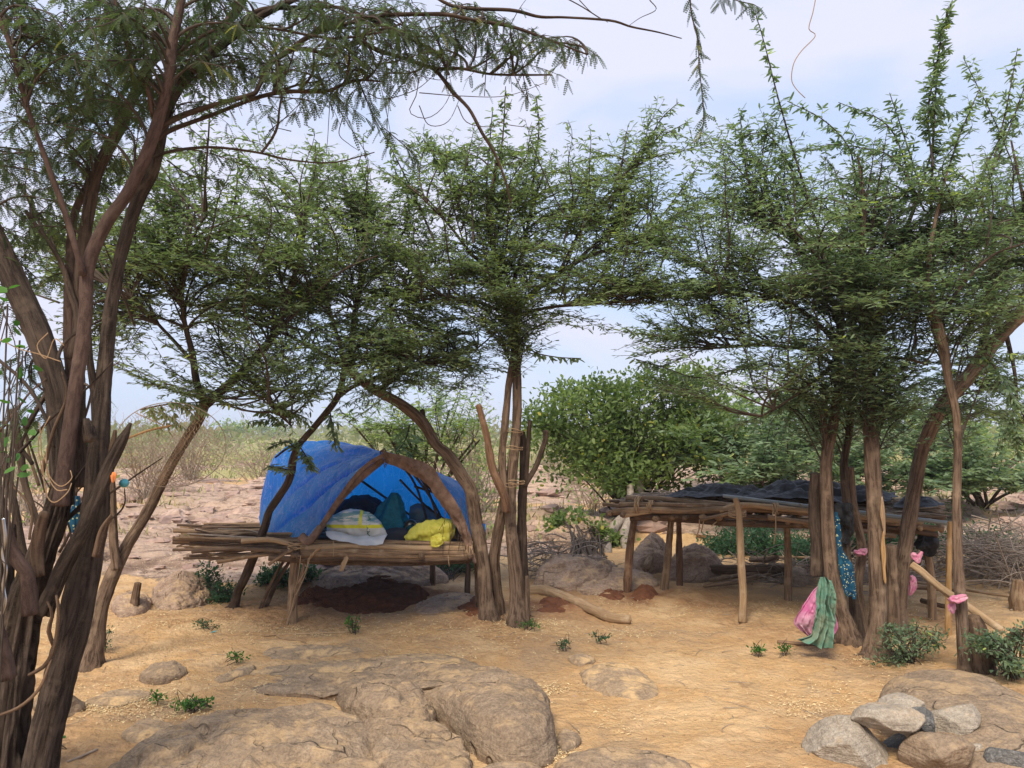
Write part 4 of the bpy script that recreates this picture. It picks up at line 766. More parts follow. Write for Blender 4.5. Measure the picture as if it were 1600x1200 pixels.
tt = MB(); X = catmull(P([1275,1270,1264,1274,1252,1240,1237,1245,1258], [-5,20,45,56,80,100,125,140,153], 5.6), 60)
tube(tt, X, np.full(60, .0035), 6, .02); o = tt.build('dry_vine', M['wood_light'], None, loc=X[0]); tag(o, 'single wavy vine hanging down from the sky above the right-hand trees', 'vine')
# lopped stump and broken bits
def stump(label, x, y, h, r, d=None, mat='wood_dark'):
    g = gb(x, y); mb = MB(); top = g+np.array([.02, 0, h]); pts = [g-np.array([0, 0, .06]), g+np.array([0, 0, h*.4]), top]
    tube(mb, pts, [r*1.3, r, r*.75], seg=24, step=.012, rough=.35, lump=.2, seed=int(x))
    return tag(mb.build('stump', M[mat], None, loc=g), label, 'stump')
stump('short splintered stump standing alone left of the stick platform', 211, 958, .27, .035)
stump('grey broken stump beside the brush pile at the right edge', 1592, 952, .26, .06, mat='wood')
# ------------------------------------------------ undergrowth and background
bb = gb(975, 872)
bb = P(985, 860, 13.5); bb[2] = gz(bb[0], bb[1])
bush('broadleaf_tree', 'rounded broad-leaved green tree with a pale bare trunk behind the right stick platform', 'tree', bb,
     [(940,680,13,80,60,1.2),(1010,700,13,105,60,1.2),(890,628,13,50,26,.8),(1000,620,13,80,34,1.),(960,735,12.6,85,34,1.),(1075,670,13.2,60,55,1.),(868,680,12.8,34,34,.6),(1050,595,13,70,22,.7),(925,610,13,50,18,.5),(1120,700,13.4,50,45,.8),(1100,640,13.6,50,24,.8),(850,655,13,22,40,.4)], n=21000, ls=.09, lw=.042, clump=.17, per=60, leaf='leaf_broad',
     limbs=[([(950,866,10),(948,845,12),(962,822,13),(985,797,12),(1000,760,9),(1000,700,6)], 10.4, 13, 'bark_pale'), ([(978,862,10),(976,835,11),(985,805,10),(985,760,8)], 10.8, 12, 'bark_pale')])
bush('broadleaf_bush', 'low glossy green bush growing between boulders left of the right platform', 'bush', (lambda g: g)(gb(915, 885)), [(905,835,11.2,42,35,.35),(935,850,11.2,30,28,.3),(880,815,11.4,18,14,.2)], n=3600, ls=.075, lw=.045, clump=.09, per=30, leaf='leaf_broad')
for lab, bx, d, bl, lf in [
    ('feathery green thicket bush directly behind the black plastic sheet', 1200, 13.5, [(1150,705,13,100,50,1.3,26),(1235,690,13,100,60,1.3,30),(1180,745,12,90,28,.9,18)], 'leaf_bush2'),
    ('tall feathery thicket bush seen between the trunks of the right-hand clump', 1340, 14.5, [(1330,690,14,100,60,1.3,28),(1405,700,14,80,60,1.3,24),(1290,745,13,70,28,.9,14),(1390,750,13,80,26,.9,14)], 'leaf_bush2'),
    ('spreading feathery bush at the right edge beyond the slim trunk', 1540, 15, [(1520,735,14,90,42,1.3,24),(1590,745,14,70,32,1.3,16),(1455,745,13.4,60,32,.9,14)], 'leaf_bush2'),
    ('rounded pale green bush at the back of the thicket by the broad-leaved tree', 1150, 19, [(1120,668,19,65,28,1.5,16),(1200,650,20,80,24,1.5,18),(1290,645,20,80,24,1.5,18),(1370,655,20,60,24,1.5,12)], 'leaf_bush'),
    ('far olive bush low on the horizon at the right edge', 1550, 24, [(1590,705,24,50,18,2,10),(1530,695,25,50,18,2,10),(1475,670,23,60,28,2.,12)], 'leaf_bush')]:
    g = P(bx, 800, d); g[2] = gz(g[0], g[1]); sc_ = d/13.5; featherbush(lab, g, bl, ln=.115*sc_, wd=.036*sc_, spacing=.06*sc_, dens=1.15, leaf=lf, group='green thicket behind the yard')
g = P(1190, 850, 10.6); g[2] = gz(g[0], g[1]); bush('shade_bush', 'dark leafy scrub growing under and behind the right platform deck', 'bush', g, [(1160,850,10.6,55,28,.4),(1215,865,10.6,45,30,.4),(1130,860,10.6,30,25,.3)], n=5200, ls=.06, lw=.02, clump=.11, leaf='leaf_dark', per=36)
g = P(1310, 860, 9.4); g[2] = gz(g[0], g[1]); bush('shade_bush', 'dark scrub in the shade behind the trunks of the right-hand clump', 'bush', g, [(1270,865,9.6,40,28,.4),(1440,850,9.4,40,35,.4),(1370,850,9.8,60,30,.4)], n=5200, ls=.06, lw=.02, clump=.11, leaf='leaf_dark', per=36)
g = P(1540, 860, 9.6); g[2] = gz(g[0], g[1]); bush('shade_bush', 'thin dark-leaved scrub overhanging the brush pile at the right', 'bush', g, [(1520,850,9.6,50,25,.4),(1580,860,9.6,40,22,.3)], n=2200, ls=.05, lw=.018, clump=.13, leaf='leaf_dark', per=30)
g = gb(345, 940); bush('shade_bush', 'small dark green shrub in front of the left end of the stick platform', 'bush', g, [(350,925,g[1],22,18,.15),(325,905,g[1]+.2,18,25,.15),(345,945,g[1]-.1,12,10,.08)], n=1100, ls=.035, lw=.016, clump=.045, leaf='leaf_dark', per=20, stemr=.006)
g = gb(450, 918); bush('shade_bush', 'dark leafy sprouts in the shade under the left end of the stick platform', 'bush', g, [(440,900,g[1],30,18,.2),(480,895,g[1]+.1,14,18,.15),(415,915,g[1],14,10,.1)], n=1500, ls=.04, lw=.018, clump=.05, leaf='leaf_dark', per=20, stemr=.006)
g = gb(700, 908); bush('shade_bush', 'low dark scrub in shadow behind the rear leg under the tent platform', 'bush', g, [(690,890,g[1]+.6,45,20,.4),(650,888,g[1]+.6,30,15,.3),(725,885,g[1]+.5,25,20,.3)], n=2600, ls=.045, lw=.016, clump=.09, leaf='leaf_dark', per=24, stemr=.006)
g = P(660, 790, 14); g[2] = gz(g[0], g[1]); featherbush('loose feathery tree behind the tent, its right side thinner and yellower', g, [(640,695,13.5,70,30,1.,20),(705,685,13.5,50,45,.9,16),(600,668,13.5,55,18,.8,9),(690,645,13.5,60,20,.9,12)], ln=.09, wd=.024, spacing=.06, cat='tree', name='mesquite_bush')
g = P(745, 790, 15.5); g[2] = gz(g[0], g[1]); twigbush('dry_bush', 'dry brown bush behind the lopped stub of the centre tree', g, 2.0, 1.4, 46, leaf=900)
g = P(725, 860, 11.5); g[2] = gz(g[0], g[1]); twigbush('dry_bush', 'pale tangled dry stalks standing right behind the tent', g, 1.15, .8, 46, leaf=260)
TB = [(225, 770, 17, 1.9, 1.6, 'grey leafless bush seen through the hanging string net'), (297, 738, 25, 2.2, 1.2, 'narrow grey bare bush right of the leaning forked trunk'), (405, 745, 26, 2.2, 2.8, 'wide thin bare bush standing left of the tent'), (350, 705, 60, 2.4, 4, 'small far bush on the plain left of the tent'),
      (250, 712, 50, 2.6, 4, 'far bare bush on the plain behind the net'), (880, 735, 27, 1.6, 2.4, 'bare grey bush on the slope right of the centre tree'), (845, 722, 38, 1.8, 3, 'far bare bush between the centre tree and the broad-leaved tree'), (930, 790, 17, 1.2, 1.6, 'dry spindly bush under the broad-leaved tree'), (40, 800, 13, 1.6, 1.8, 'bare bush behind the big left tree'), (450, 722, 36, 2.2, 4, 'pale green bush just above the shoulder of the tent'),
      (200, 728, 36, 2.2, 3, 'bare bush on the plain right of the big left tree')]
for i, (x, y, d, h, wd_, lb) in enumerate(TB):
    g = P(x, y, d); g[2] = gz(g[0], g[1]); twigbush('bare_bush', lb, g, h, wd_, 40, 'bare bushes on the plain', leaf=[0, 0, 260, 500, 400, 200, 400, 260, 300, 700, 300][i])
# distant scrub line and far trees
def scrubline():
    lt = MB(); n = 26000; d = R.uniform(48, 330, n)**1.0; x = R.uniform(-1.0, 1.0, n)*d*.85
    cl = fbm(p3(x/11, d/14, 3), 3); keep = cl > .02; x, d, cl = x[keep], d[keep], cl[keep]; k = len(x)
    h = (.7+2.0*np.clip(cl-.02, 0, .5)*2)*R.random(k)*(1+d/300); p = np.stack([x, d, Hh(x, d)+h], -1)
    dd = nrm(R.normal(size=(k, 3))+[0, 0, .5]); nn = nrm(np.cross(dd, R.normal(size=(k, 3))))
    leafquads(lt, p, dd, nn, .9*(.5+d/200), .5*(.5+d/200), np.clip(.5+.25*R.normal(size=k), 0, .9))
    o = lt.build('distant_scrub', M['leaf_far'], None, loc=(0, 150, 0), smooth=False); tag(o, 'mass of scrub covering the plain out to the horizon', 'scrub', kind='stuff')
scrubline()
for i, (x, d, h, lb) in enumerate([(364, 150, 4.5, 'lone spindly tree on the left horizon'), (300, 210, 5, 'low rounded tree on the horizon behind the leaning trunk'), (420, 190, 5, 'flat far tree just left of the tent on the horizon'), (225, 180, 5, 'far tree on the horizon behind the string net'), (860, 170, 5, 'far tree on the horizon right of the centre tree')]):
    g = P(x, 680, d); g[2] = gz(g[0], g[1]); s = h*FP/d/2
    bush('far_tree', lb, 'tree', g, [(x, 684-s*.9, d, s*1.5, s*.6, 2), (x+s, 684-s*.6, d, s, s*.4, 2)], n=700, ls=.5, lw=.3, clump=.5, per=30, leaf='leaf_bush', stemr=.12)
# sprouts and weeds in the yard
for i, (x, y, w_, h_, n, lb, lf) in enumerate([
    (553, 990, 12, 14, 130, 'bright green seedling tuft in front of the tent platform', 'leaf_weed'), (370, 1036, 14, 7, 70, 'tiny weed by the flat rock left of centre', 'leaf_weed'), (300, 1112, 30, 9, 200, 'creeping green weed along the top edge of the left slab', 'leaf_weed'),
    (245, 1103, 9, 8, 60, 'little seedling left of the creeping weed', 'leaf_weed'), (881, 1018, 8, 7, 60, 'small dark sprout left of the half-buried stone', 'leaf_dark'), (936, 1006, 16, 5, 70, 'pair of low sprouts in the open yard', 'leaf_dark'), (828, 985, 16, 5, 80, 'small green sprouts at the foot of the centre tree', 'leaf_weed'),
    (1185, 1026, 10, 7, 90, 'dark weed tuft left of the cloths', 'leaf_weed'), (1225, 1025, 9, 5, 70, 'low weed tuft just under the green cloth', 'leaf_weed'), (328, 985, 22, 8, 90, 'sparse weed below the stump left of the platform', 'leaf_dark'), (160, 1020, 22, 22, 120, 'weed at the foot of the leaning forked tree', 'leaf_dark'),
    (75, 1175, 14, 10, 60, 'small seedling under the big left tree', 'leaf_weed')]):
    g = gb(x, y); bush('weed', lb, 'weed', g, [(x, y-h_, g[1], w_, h_, .04)], n=n, ls=.021, lw=.012, clump=.016, per=8, leaf=lf, stemr=.0025, group='weeds in the yard', updir=.5)
g = gb(1420, 1035); bush('sapling', 'leafy dark green sapling at the foot of the peeled trunk', 'bush', g, [(1405,1012,g[1],36,26,.15),(1435,990,g[1]+.1,34,22,.15),(1395,1038,g[1]-.05,24,10,.1),(1450,1005,g[1],25,12,.12),(1400,980,g[1]+.1,16,12,.1)], n=1100, ls=.030, lw=.013, clump=.03, leaf='leaf_blue', per=14, stemr=.005, updir=.0)
g = gb(1580, 1058); bush('sapling', 'leafy green sapling growing round the splintered stump at the right edge', 'bush', g, [(1570,1010,g[1]-.05,34,22,.15),(1545,1000,g[1],28,14,.12),(1590,1040,g[1]-.1,30,18,.1),(1600,985,g[1],20,14,.1),(1530,1010,g[1]-.1,20,8,.1)], n=1300, ls=.031, lw=.013, clump=.03, leaf='leaf_blue', per=14, stemr=.005, updir=.0)
g = P(8, 700, 2.9); g = np.array([g[0], g[1], gz(g[0], g[1])])
bush('climbing_vine', 'broad-leaved vine climbing the left side of the big near tree', 'vine', g, [(15,560,2.95,22,40,.12),(10,660,2.95,20,50,.12),(20,720,2.95,22,30,.1),(5,480,3.,15,25,.1)], n=34, ls=.038, lw=.032, clump=.05, leaf='leaf_weed', per=6, stemr=.004, updir=-.3)
# ------------------------------------------------ rocks in the yard
for nm, lb, pts, h, kw in [
    ('rock_slab', 'broad flat weathered slab at the bottom left of the foreground', [(120,1235),(190,1190),(262,1145),(340,1120),(430,1112),(510,1112),(560,1138),(600,1175),(620,1240),(560,1340),(300,1400),(150,1330)], .11, dict(seed=1, dips=.05, p=3.2, nz=.05)),
    ('boulder', 'largest foreground boulder, thin at its left end and bulging at its right end', [(385,1068),(470,1056),(590,1050),(700,1052),(780,1072),(835,1105),(866,1145),(862,1186),(800,1204),(748,1188),(702,1146),(660,1112),(570,1100),(470,1090),(395,1082)], .175, dict(seed=2, dips=.02, p=3.6, nz=.045, ctr=(705,1112), slx=.95, edge=.42)),
    ('boulder', 'small wedge-shaped rock lying between the slab and the largest boulder', [(528,1098),(580,1094),(622,1106),(655,1098),(676,1118),(680,1142),(640,1152),(590,1142),(550,1122)], .13, dict(seed=3, nz=.05, p=3.4, edge=.42)),
    ('boulder', 'brown cracked rock at the bottom edge right of the flat slab', [(556,1150),(640,1148),(700,1162),(738,1200),(720,1250),(620,1260),(570,1200)], .14, dict(seed=4, dips=.04, nz=.05, p=3.4, edge=.42)),
    ('boulder', 'rounded rock cut by the bottom edge below the largest boulder', [(732,1215),(780,1195),(850,1203),(840,1250),(750,1260)], .07, dict(seed=5)),
    ('boulder', 'flat-topped rock cut by the bottom edge left of centre yard', [(852,1215),(880,1188),(960,1178),(1040,1186),(1090,1210),(1060,1260),(900,1270)], .07, dict(seed=6, nz=.03)),
    ('rock', 'small pale stone tucked against the right end of the largest boulder', [(866,1160),(880,1146),(905,1152),(906,1168),(880,1178)], .045, dict(seed=7, nz=.02)),
    ('rock', 'half-buried tan rock in the open sand right of the largest boulder', [(905,1052),(950,1040),(1005,1050),(1032,1078),(1005,1094),(950,1088),(915,1072)], .06, dict(seed=8, mat='rock_dusty', nz=.03, p=2)),
    ('rock', 'tiny half-buried rock beside the larger half-buried one', [(885,1030),(910,1024),(930,1034),(905,1042)], .04, dict(seed=9, mat='rock_dusty', nz=.02)),
    ('rock_slab', 'smooth tan slab behind the hearth stones at the right edge', [(1372,1092),(1390,1068),(1450,1056),(1530,1064),(1600,1096),(1680,1150),(1660,1230),(1540,1220),(1430,1150)], .14, dict(seed=10, nz=.018, p=2.2)),
    ('rock', 'humped brown rock in the path right of the leaning forked tree', [(218,1062),(240,1048),(278,1044),(292,1054),(270,1064),(235,1068)], .07, dict(seed=11, nz=.03)),
    ('rock', 'low flat rock below the humped brown rock', [(130,1100),(180,1082),(232,1084),(225,1094),(170,1108)], .03, dict(seed=12, mat='rock_dusty', nz=.02)),
    ('rock', 'thin ledge of rock left of the broad foreground slab', [(188,1150),(225,1134),(275,1140),(268,1154),(215,1162)], .05, dict(seed=13, mat='rock_dusty', nz=.025)),
    ('rock', 'wide flush outcrop just above the largest boulder', [(360,1052),(430,1038),(540,1032),(640,1038),(600,1050),(450,1062)], .035, dict(seed=14, mat='rock_dusty', nz=.02, p=2)),
    ('rock', 'low flush outcrop in front of the tent platform', [(395,1022),(440,1010),(530,1008),(570,1018),(500,1028),(430,1030)], .03, dict(seed=15, mat='rock_dusty', nz=.02, p=2)),
    ('rock', 'long flush outcrop between the weed and the largest boulder', [(530,1048),(600,1024),(700,1022),(760,1048),(700,1060),(600,1060)], .05, dict(seed=16, mat='rock_dusty', nz=.02, p=2)),
    ('rock', 'thin sloping stone below the tiny weed left of centre', [(335,1062),(370,1048),(398,1042),(392,1052),(350,1066)], .035, dict(seed=17, mat='rock_dusty', nz=.02)),
    ('rock', 'pink flat rock beside the red earth left of the centre tree', [(650,948),(690,932),(735,930),(738,942),(700,956),(655,958)], .07, dict(seed=18, nz=.03, mat='rock_pink')),
    ('boulder', 'jagged grey boulder left of the small shrub by the stick platform', [(232,945),(262,915),(320,905),(335,925),(320,945),(270,955)], .2, dict(seed=19, nz=.09, mat='rock_pink', p=2)),
    ('boulder', 'low grey rock behind the short splintered stump', [(172,950),(200,935),(232,940),(228,955),(185,965)], .12, dict(seed=20, nz=.05, mat='rock_pink')),
    ('boulder', 'long pink ledge visible under the tent platform', [(475,915),(560,902),(660,900),(700,910),(640,922),(520,928)], .22, dict(seed=21, nz=.05, mat='rock_pink')),
    ('boulder', 'brown ridged boulder just right behind the centre tree', [(835,925),(850,895),(900,880),(955,890),(965,910),(900,925)], .28, dict(seed=22, nz=.10, mat='rock_pink', p=2)),
    ('boulder', 'layered ledge of tan rock behind the fallen log', [(885,925),(920,905),(1000,898),(1030,912),(1000,922),(930,932)], .11, dict(seed=23, nz=.05, mat='rock_pink')),
    ('boulder', 'pinkish grey boulder under the right platform deck', [(1035,905),(1060,885),(1115,882),(1130,900),(1090,910)], .35, dict(seed=24, nz=.07, mat='rock_pink', p=2)),
    ('boulder', 'purplish boulder in shade behind the pale trunk', [(985,895),(1000,880),(1035,875),(1050,888),(1010,900)], .42, dict(seed=25, nz=.07, mat='rock_pink', p=2)),
    ('boulder', 'heap of split pink rock on the slope above the ridged boulder', [(840,860),(860,838),(930,835),(960,850),(900,868)], .42, dict(seed=26, nz=.16, mat='rock_pink', p=2)),
    ('boulder', 'flat topped pink rock left of the leaning forked trunk', [(60,880),(110,860),(180,858),(200,880),(120,895)], .25, dict(seed=27, nz=.08, mat='rock_pink', p=2)),
    ('rock', 'angular tan stone beside the rear leg of the right platform', [(1225,912),(1240,900),(1262,904),(1262,914),(1240,918)], .14, dict(seed=28, nz=.03)),
    ]:
    outline_rock(nm, lb, pts, h, **kw)
_t = P(92, 1118, 4.55)
stone('boulder', 'rounded brown boulder half hidden behind the big left tree', 92, 1112, 4.5, 62, 82, .3, 'rock', 40)
for lb, px, py, d, w_, h_, dep, mt, sd, kw in [
    ('big rounded grey stone, leftmost of the hearth stones', 1324, 1168, 3.95, 128, 84, .36, 'rock_grey', 51, {}),
    ('flat stone bridging the gap on top of the hearth, sooty at its right tip', 1387, 1122, 3.93, 104, 46, .26, 'rock_grey', 52, dict(tilt=.12)),
    ('rounded stone behind the flat bridging hearth stone', 1412, 1112, 4.13, 88, 48, .24, 'rock_grey', 53, dict(tilt=.1)),
    ('leaning stone at the back right of the hearth', 1492, 1130, 4.12, 92, 56, .26, 'rock_grey', 54, dict(tilt=.45)),
    ('large tan block at the front right of the hearth', 1466, 1184, 3.8, 108, 72, .3, 'rock', 55, dict(tilt=.15)),
    ('ashy pale stone low at the right of the hearth', 1530, 1188, 3.9, 86, 56, .26, 'rock_grey', 56, {}),
    ('soot-black stone at the bottom right corner', 1580, 1192, 3.75, 70, 46, .22, 'rock_dark', 57, {}),
    ('small soot-black stone inside the hearth under the bridging stone', 1440, 1128, 4.0, 44, 40, .16, 'rock_dark', 58, {}),
    ('dark stone at the bottom of the hearth gap', 1398, 1178, 4.1, 60, 60, .2, 'rock_dark', 59, {})]:
    stone('hearth_stone', lb, px, py, d, w_, h_, dep, mt, sd, 'stone', group='hearth stones', **kw)
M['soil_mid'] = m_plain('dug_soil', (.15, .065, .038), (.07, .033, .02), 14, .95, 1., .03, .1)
def mound(lb, pts, h, mat, seed, nz=.10):
    o = outline_rock('earth_mound', lb, pts, h, mat=mat, nz=nz, p=1.6, seed=seed, cat='earth heap', edge=.8)
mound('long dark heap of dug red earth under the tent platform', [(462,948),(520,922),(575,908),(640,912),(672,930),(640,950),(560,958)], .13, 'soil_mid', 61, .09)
mound('reddish clod heap at the left end of the dark earth heap', [(452,940),(480,925),(520,922),(515,940),(470,950)], .08, 'soil_red', 62, .09)
mound('heap of red earth against the foot of the leaning trunk', [(715,950),(740,935),(765,935),(770,965),(735,968)], .06, 'soil_red', 63, .06)
mound('loose red earth right of the centre tree', [(828,962),(850,935),(885,930),(895,950),(860,965)], .04, 'soil_red', 64, .05)
mound('small heap of red earth between the left posts of the right platform', [(985,932),(1000,918),(1025,925),(1022,938),(1000,940)], .06, 'soil_red', 65, .05)
mound('crumbly red earth left of the front-left post of the right platform', [(925,928),(950,918),(978,922),(972,935),(940,935)], .04, 'soil_red', 66, .05)
# ------------------------------------------------ litter
def litter():
    mb = MB(); n = 90000; r = np.sqrt(R.uniform(2.8**2, 10.5**2, n)); a = R.uniform(-.72, .72, n); x, y = np.sin(a)*r, np.cos(a)*r
    f = fbm(p3(x/.7, y/.45, 51), 3)+.35*fbm(p3(x/.12, y/.1, 52), 2); k = f > .12; x, y = x[k], y[k]
    for (px, py, rx, ry, m) in [(500,985,120,6,900),(850,975,60,6,500),(990,990,40,4,200),(220,1105,120,22,2200),(450,1075,90,8,900),(560,1130,30,10,500),(820,1085,60,16,1600),(690,1085,90,5,500),(880,1170,16,12,300),(650,1030,60,4,300),(1240,1110,60,20,500),(1370,1030,40,10,600),(300,985,120,14,1200),(1440,1075,60,8,300),(870,1190,22,8,200)]:
        c = np.array([G(px+R.normal()*rx*.6, py+R.normal()*ry*.6)[:2] for _ in range(10)]); i = R.integers(0, 10, m)
        x = np.r_[x, c[i, 0]+R.normal(size=m)*rx*.0016]; y = np.r_[y, c[i, 1]+R.normal(size=m)*.07]
    n = len(x); z = Hh(x, y)+.004+.01*R.random(n); p = np.stack([x, y, z], -1); d = nrm(R.normal(size=(n, 3))*[1, 1, .22]); nn = nrm(np.array([0, 0, 1.])+.3*R.normal(size=(n, 3)))
    leafquads(mb, p, d, nn, .008+.022*R.random(n)**2, .0035+.0025*R.random(n), R.random(n), 0)
    b = NB('straw_litter'); c = b.mix(b.attr('tint'), (.80, .66, .38), (.42, .27, .14)); m = b.done(b.bsdf(c, .9))
    tag(mb.build('straw_litter', m, loc=(0, 6, 0), smooth=False), 'dry straw and leaf litter scattered over the sand', 'litter', kind='stuff')
    mb = MB(); n = 2600; r = np.sqrt(R.uniform(2.8**2, 11**2, n)); a = R.uniform(-.72, .72, n); x, y = np.sin(a)*r, np.cos(a)*r; f = fbm(p3(x/.9, y/.7, 61), 3); k = f > -.05; x, y = x[k], y[k]; n = len(x)
    s = .003+.012*R.random(n)**4; O = np.array([[1,0,0],[0,1,0],[-1,0,0],[0,-1,0],[0,0,1],[0,0,-1]])*1.; V = np.stack([x, y, Hh(x, y)], -1)[:, None]+(O[None]*(1+.4*R.normal(size=(n, 6, 1)))*s[:, None, None])
    T = np.array([[0,1,4],[1,2,4],[2,3,4],[3,0,4],[1,0,5],[2,1,5],[3,2,5],[0,3,5]]); mb.add(V.reshape(-1, 3), T=(T[None]+(np.arange(n)*6)[:, None, None]).reshape(-1, 3), tint=np.repeat(R.random(n), 6))
    b = NB('pebbles_mat'); c = b.mix(b.attr('tint'), (.45, .30, .18), (.22, .15, .11)); tag(mb.build('pebbles', b.done(b.bsdf(c, .9)), loc=(0, 6, 0), smooth=False), 'small pebbles and clods on the sand', 'pebbles', kind='stuff')
    # dry grass in the middle distance
    mb = MB(); n = 60000; d = R.uniform(11, 60, n); x = R.uniform(-.85, .85, n)*d; f = fbm(p3(x/4, d/5, 21), 3); k = (f > .12)|(d > 38+10*f); x, d = x[k], d[k]; n = len(x)
    p = np.stack([x, d, Hh(x, d)-.02], -1); dd = nrm(R.normal(size=(n, 3))*[.5, .5, 0]+[0, 0, 1]); nn = nrm(np.cross(dd, R.normal(size=(n, 3))))
    leafquads(mb, p, dd, nn, .07+.12*R.random(n)*(1+d/40), .010*(1+d/12), R.random(n), 0)
    b = NB('dry_grass_mat'); c = b.mix(b.rng(b.attr('tint'), .3, .7), (.46, .38, .20), (.20, .24, .08)); tag(mb.build('dry_grass', b.done(b.bsdf(c, .9)), loc=(0, 20, 0), smooth=False), 'dry grass between the rocks of the plain', 'grass', kind='stuff')
litter()
def rubble():
    rg = np.random.default_rng(77); mb = MB(); n = 5200; d = 9+rg.random(n)**1.5*38; x = rg.uniform(-.82, .82, n)*d; m = rockmask(x, d); f = fbm(p3(x/2.5, d/3, 71), 3)
    k = (m > .3)&((f > .0)|(rg.random(n) < .18)); x, d = x[k], d[k]; n = len(x); s = (.02+.13*rg.random(n)**3)*(1+d/30)
    iu, iv = np.meshgrid(np.linspace(0, np.pi, 6), np.linspace(0, 2*np.pi, 9)[:-1], indexing='ij'); D = np.stack([np.sin(iu)*np.cos(iv), np.sin(iu)*np.sin(iv), np.cos(iu)], -1).reshape(-1, 3)
    V = D[None]*(1+.22*rg.normal(size=(n, 48, 1))*(np.abs(D[None, :, 2:3]) < .99))*s[:, None, None]*np.stack([1+rg.random(n)*.8, 1+rg.random(n)*.6, .35+.35*rg.random(n)], -1)[:, None]
    V = V+np.stack([x, d, Hh(x, d)], -1)[:, None]; q = grid_quads(6, 8, True)[:, ::-1]
    mb.add(V.reshape(-1, 3), (q[None]+(np.arange(n)*48)[:, None, None]).reshape(-1, 4), tint=np.repeat(rg.random(n), 48))
    b = NB('rubble_mat'); o = b.obj(); nn = b.noise(o, 12, 5); c = b.mix(b.attr('tint'), (.30, .20, .165), (.50, .36, .28)); c = b.mix(b.rng(nn, .4, .65, 0, .7), c, (.22, .155, .13)); tag(mb.build('loose_stones', b.done(b.bsdf(c, .9, b.bump(nn, .8, .02))), loc=(0, 20, 0), smooth=False), 'loose stones strewn over the rocky plain', 'stones', kind='stuff')
    mb = MB(); n = 420; r = np.sqrt(rg.uniform(3**2, 10**2, n)); a = rg.uniform(-.72, .72, n); x, y = np.sin(a)*r, np.cos(a)*r; an = rg.uniform(0, 6.3, n); l = .02+.09*rg.random(n)**2; dd = np.stack([np.cos(an), np.sin(an), 0*an], -1)*l[:, None]; c = np.stack([x, y, Hh(x, y)+.005], -1)
    tubes(mb, bez(c-dd, c+rg.normal(size=(n, 3))*[.02, .02, .004]+[0, 0, .004], c+dd, 5), np.linspace(.0026, .0014, 5)[None], 4); tag(mb.build('twig_litter', M['twig_pale'], loc=(0, 6, 0)), 'small dry twigs scattered over the sand', 'twigs', kind='stuff')
rubble()
# ------------------------------------------------ platform builder helpers
def pole(root, name, pts, rpx, mat='wood', seed=0, seg=14, step=.02, rough=.10, lump=.14, fq=2.5, taper=.85):
    """pts: list of (px,py,d)"""
    q = np.array(pts, float); X = P(q[:, 0], q[:, 1], q[:, 2]); r = np.linspace(1, taper, len(q))*rpx*q[:, 2].mean()/FP*(.78 if name == 'wrapped_pole' else .64)
    if isinstance(pts[0], tuple) and len(pts) == 2:
        mid = X.mean(0)+R.normal(size=3)*.012*np.linalg.norm(X[1]-X[0]); X = np.stack([X[0], mid, X[1]]); r = np.array([r[0], r.mean(), r[1]])
    mb = MB(); tube(mb, X, r, seg=seg, step=step, rough=rough, lump=lump, seed=seed, fq=fq); return mb.build(name, M[mat], root)
def post(root, x0, y0, x1, y1, rpx, mat, seed, bend=(0, 0), name='post', tp=.8):
    g = G(x0, y0); d = g[1]; X = np.stack([g-[0, 0, .08], P((x0+x1)/2+bend[0], (y0+y1)/2+bend[1], d), P(x1, y1, d)])
    mb = MB(); r = rpx*d/FP*.66; tube(mb, X, [r*1.1, r, r*tp], seg=22, step=.015, rough=.16, lump=.16, seed=seed, fq=3); return mb.build(name, M[mat], root)
def rope(root, c, r, n=4, ax=(1, 0, 0), h=.03, rr=.004, mat='wood_light', name='rope_lashing', seed=0):
    ax = nrm(np.array(ax, float)); a = nrm(np.cross(ax, [0.1, .3, 1])); b = np.cross(ax, a); t = np.linspace(0, n*2*np.pi, n*20)
    X = np.array(c)+r*(np.cos(t)[:, None]*a+np.sin(t)[:, None]*b)+ax*(np.linspace(-h, h, len(t))[:, None]+.006*np.sin(t*2.7+seed)[:, None]); mb = MB(); tube(mb, X, np.full(len(t), rr), 6, .012); return mb.build(name, M[mat], root)
# ------------------------------------------------ left platform
gl = G(455, 972); pl_ = thing('stick_platform', 'low platform of rough poles under the blue tent, stick ends fanning out left', 'platform', gl)
rg = np.random.default_rng(7)
ZD = .66
def zpt(x, d, z): return np.array([(x-800)/FP*d*1.0*(1.0), d, z])
def wpole(root, name, A, B, r, mat, seed, bow=.02):
    A, B = np.array(A, float), np.array(B, float); L_ = np.linalg.norm(B-A); n = 5; t = np.linspace(0, 1, n)[:, None]
    X = A*(1-t)+B*t+rg.normal(size=(n, 3))*np.array([0, .5, 1])*bow*L_*.25*np.sin(np.pi*t)**.5
    mb = MB(); tube(mb, X, r*np.linspace(.75, 1.05, n), seg=12, step=.025, rough=.20, lump=.14, seed=seed, fq=2.5); return mb.build(name, M[mat], root)
for i in range(46):
    d = 6.76+1.52*i/45+rg.normal()*.02; xl = 288+rg.uniform(-14, 50)+(25 if i > 38 else 0); xr = 742+rg.uniform(-12, 12)
    r = rg.uniform(.011, .021); zz = ZD-.02+rg.normal()*.010
    xe = xr if i % 3 == 0 or i < 5 else rg.uniform(540, 735)
    wpole(pl_, 'deck_pole', zpt(xl, d, zz+rg.normal()*.03), zpt(xe, d+rg.normal()*.06, zz), r, ['wood', 'wood_dark', 'wood', 'wood_light', 'wood_dark'][i % 5], i)
